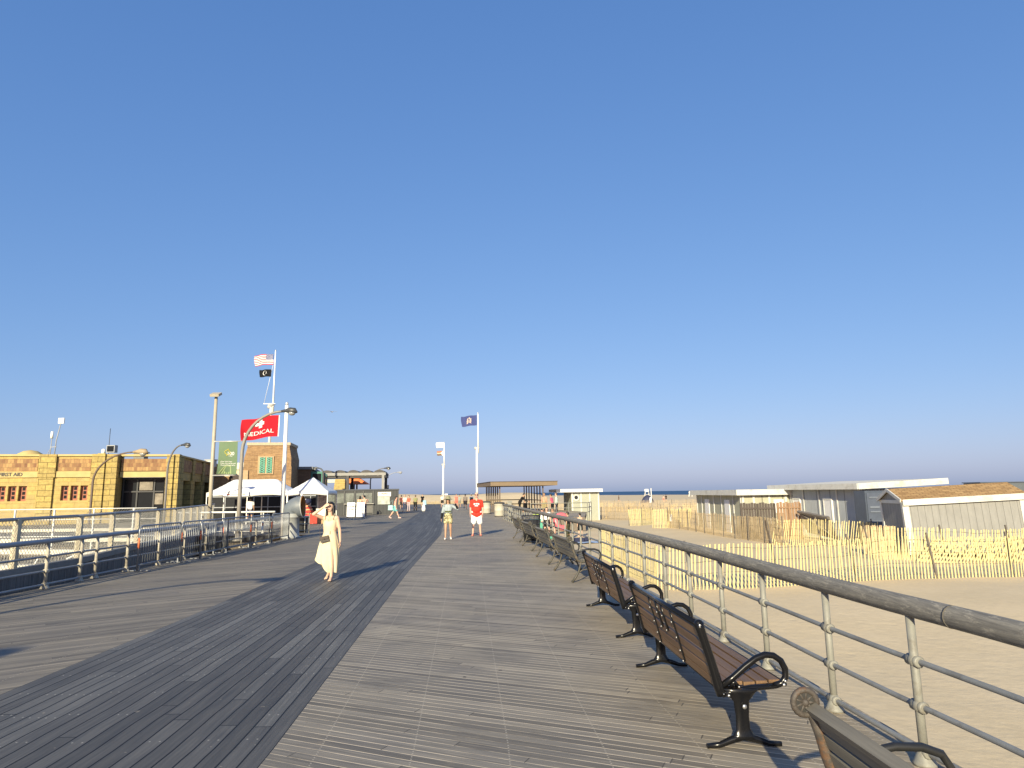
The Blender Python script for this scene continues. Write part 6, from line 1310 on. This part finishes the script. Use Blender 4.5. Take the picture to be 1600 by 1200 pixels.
# banner on the lamp post
t=thing('banner','green banner with a gold leaf outline and the number 100 on the arched lamp post','banner',(-11.2,27.15,0)); gb=mat('banner_green',(.11,.17,.09),.7,.06,1.); zt,zb=4.0,2.66
def BP(u,v,d=0.): return Vector((-.12-.76*u-.09*u*(v**3),.06*math.sin(u*5+v*3)*v+.22*v*v*math.sin(u*3.)-.012+d,zt-(zt-zb)*v+.03*u*v))
m=MB(); n=18
for side,d in ((0,-.004),(1,.004)):
    o_=len(m.v); m.v+=[tuple(BP(i/n,j/n,d)) for j in range(n+1) for i in range(n+1)]
    for j in range(n):
        for i in range(n):
            f=(j*(n+1)+i,(j+1)*(n+1)+i,(j+1)*(n+1)+i+1,j*(n+1)+i+1); m.f.append(tuple(q+o_ for q in (f if side==0 else f[::-1]))); m.m.append(0); m.sm.append(True)
m.build('cloth',gb,t)
leaf=[(0,1.),(.18,.62),(.42,.72),(.36,.38),(.80,.42),(.66,.22),(.95,.05),(.6,-.12),(.62,-.34),(.2,-.30),(.05,-.75),(-.05,-.75),(-.2,-.30),(-.62,-.34),(-.6,-.12),(-.95,.05),(-.66,.22),(-.80,.42),(-.36,.38),(-.42,.72),(-.18,.62),(0,1.)]
m=MB(); m.tube([BP(.53-.21*(x*.82+y*.2),.34-.125*(y*.95-x*.25),-.012) for x,y in leaf],.011,5,caps=False); m.build('leaf_outline',fl('gold',(.62,.52,.07)),t)
m=MB()
for s,sz,u,v in (('100',.20,.36,.37),('YEARS',.055,.36,.445)):
    vs,fs=text_geo(s,sz); m.add([BP(u-x/.76,v-z/(zt-zb),-.014) for x,z,_ in vs],fs)
for k,(s) in enumerate(('New York State','Parks, Recreation and','Historic Preservation')):
    vs,fs=text_geo(s,.072); x0=min(q[0] for q in vs); m.add([BP(.86-(x-x0)/.76*.95,.61+.055*k-z/(zt-zb),-.012) for x,z,_ in vs],fs)
m.build('lettering',WHT,t)
m=MB()
for k in range(6): m.add([BP(u,v,-.010) for u,v in ((.95-.12*k,.98),(.88-.12*k,.98),(.58-.05*k,.72),(.62-.05*k,.72))],[(0,1,2,3)])
m.build('pale_rays',fl('pale_green',(.30,.37,.18)),t)
m=MB(); m.tube([(0.05,-.0,zt+.02),(-1.05,-.0,zt+.02)],.018,8); m.tube([(0.05,0.15,zb-.02),(-1.1,.0,zb-.02)],.018,8); m.ell((-1.06,0,zt+.02),(.035,.035,.035)); m.build('bracket',mat('tent_pole',(.62,.6,.55)),t)
# gull
p=at(519,644,70); t=thing('gull','small gull gliding in the sky right of the medical flag','bird',(p.x,p.y,p.z),R(40)); m=MB(); m.tube([(0,-.22,0),(0,-.1,.02),(0,.05,.03),(0,.18,.04),(0,.24,.03)],[.01,.05,.06,.035,.01],8); m.build('body',mat('gull_grey',(.25,.25,.26),.7),t)
for s in (-1,1): m=MB(); m.add([(0,.1,.03),(s*.25,.12,.14),(s*.6,.0,.08),(s*.25,-.02,.12),(0,-.06,.03),(0,.1,.015),(s*.25,.12,.125),(s*.6,0,.07),(s*.25,-.02,.105),(0,-.06,.015)],[(0,1,2,3,4),(9,8,7,6,5),(0,5,6,1),(1,6,7,2),(2,7,8,3),(3,8,9,4)]); m.build('wing',mat('gull_grey',(.25,.25,.26)),t)
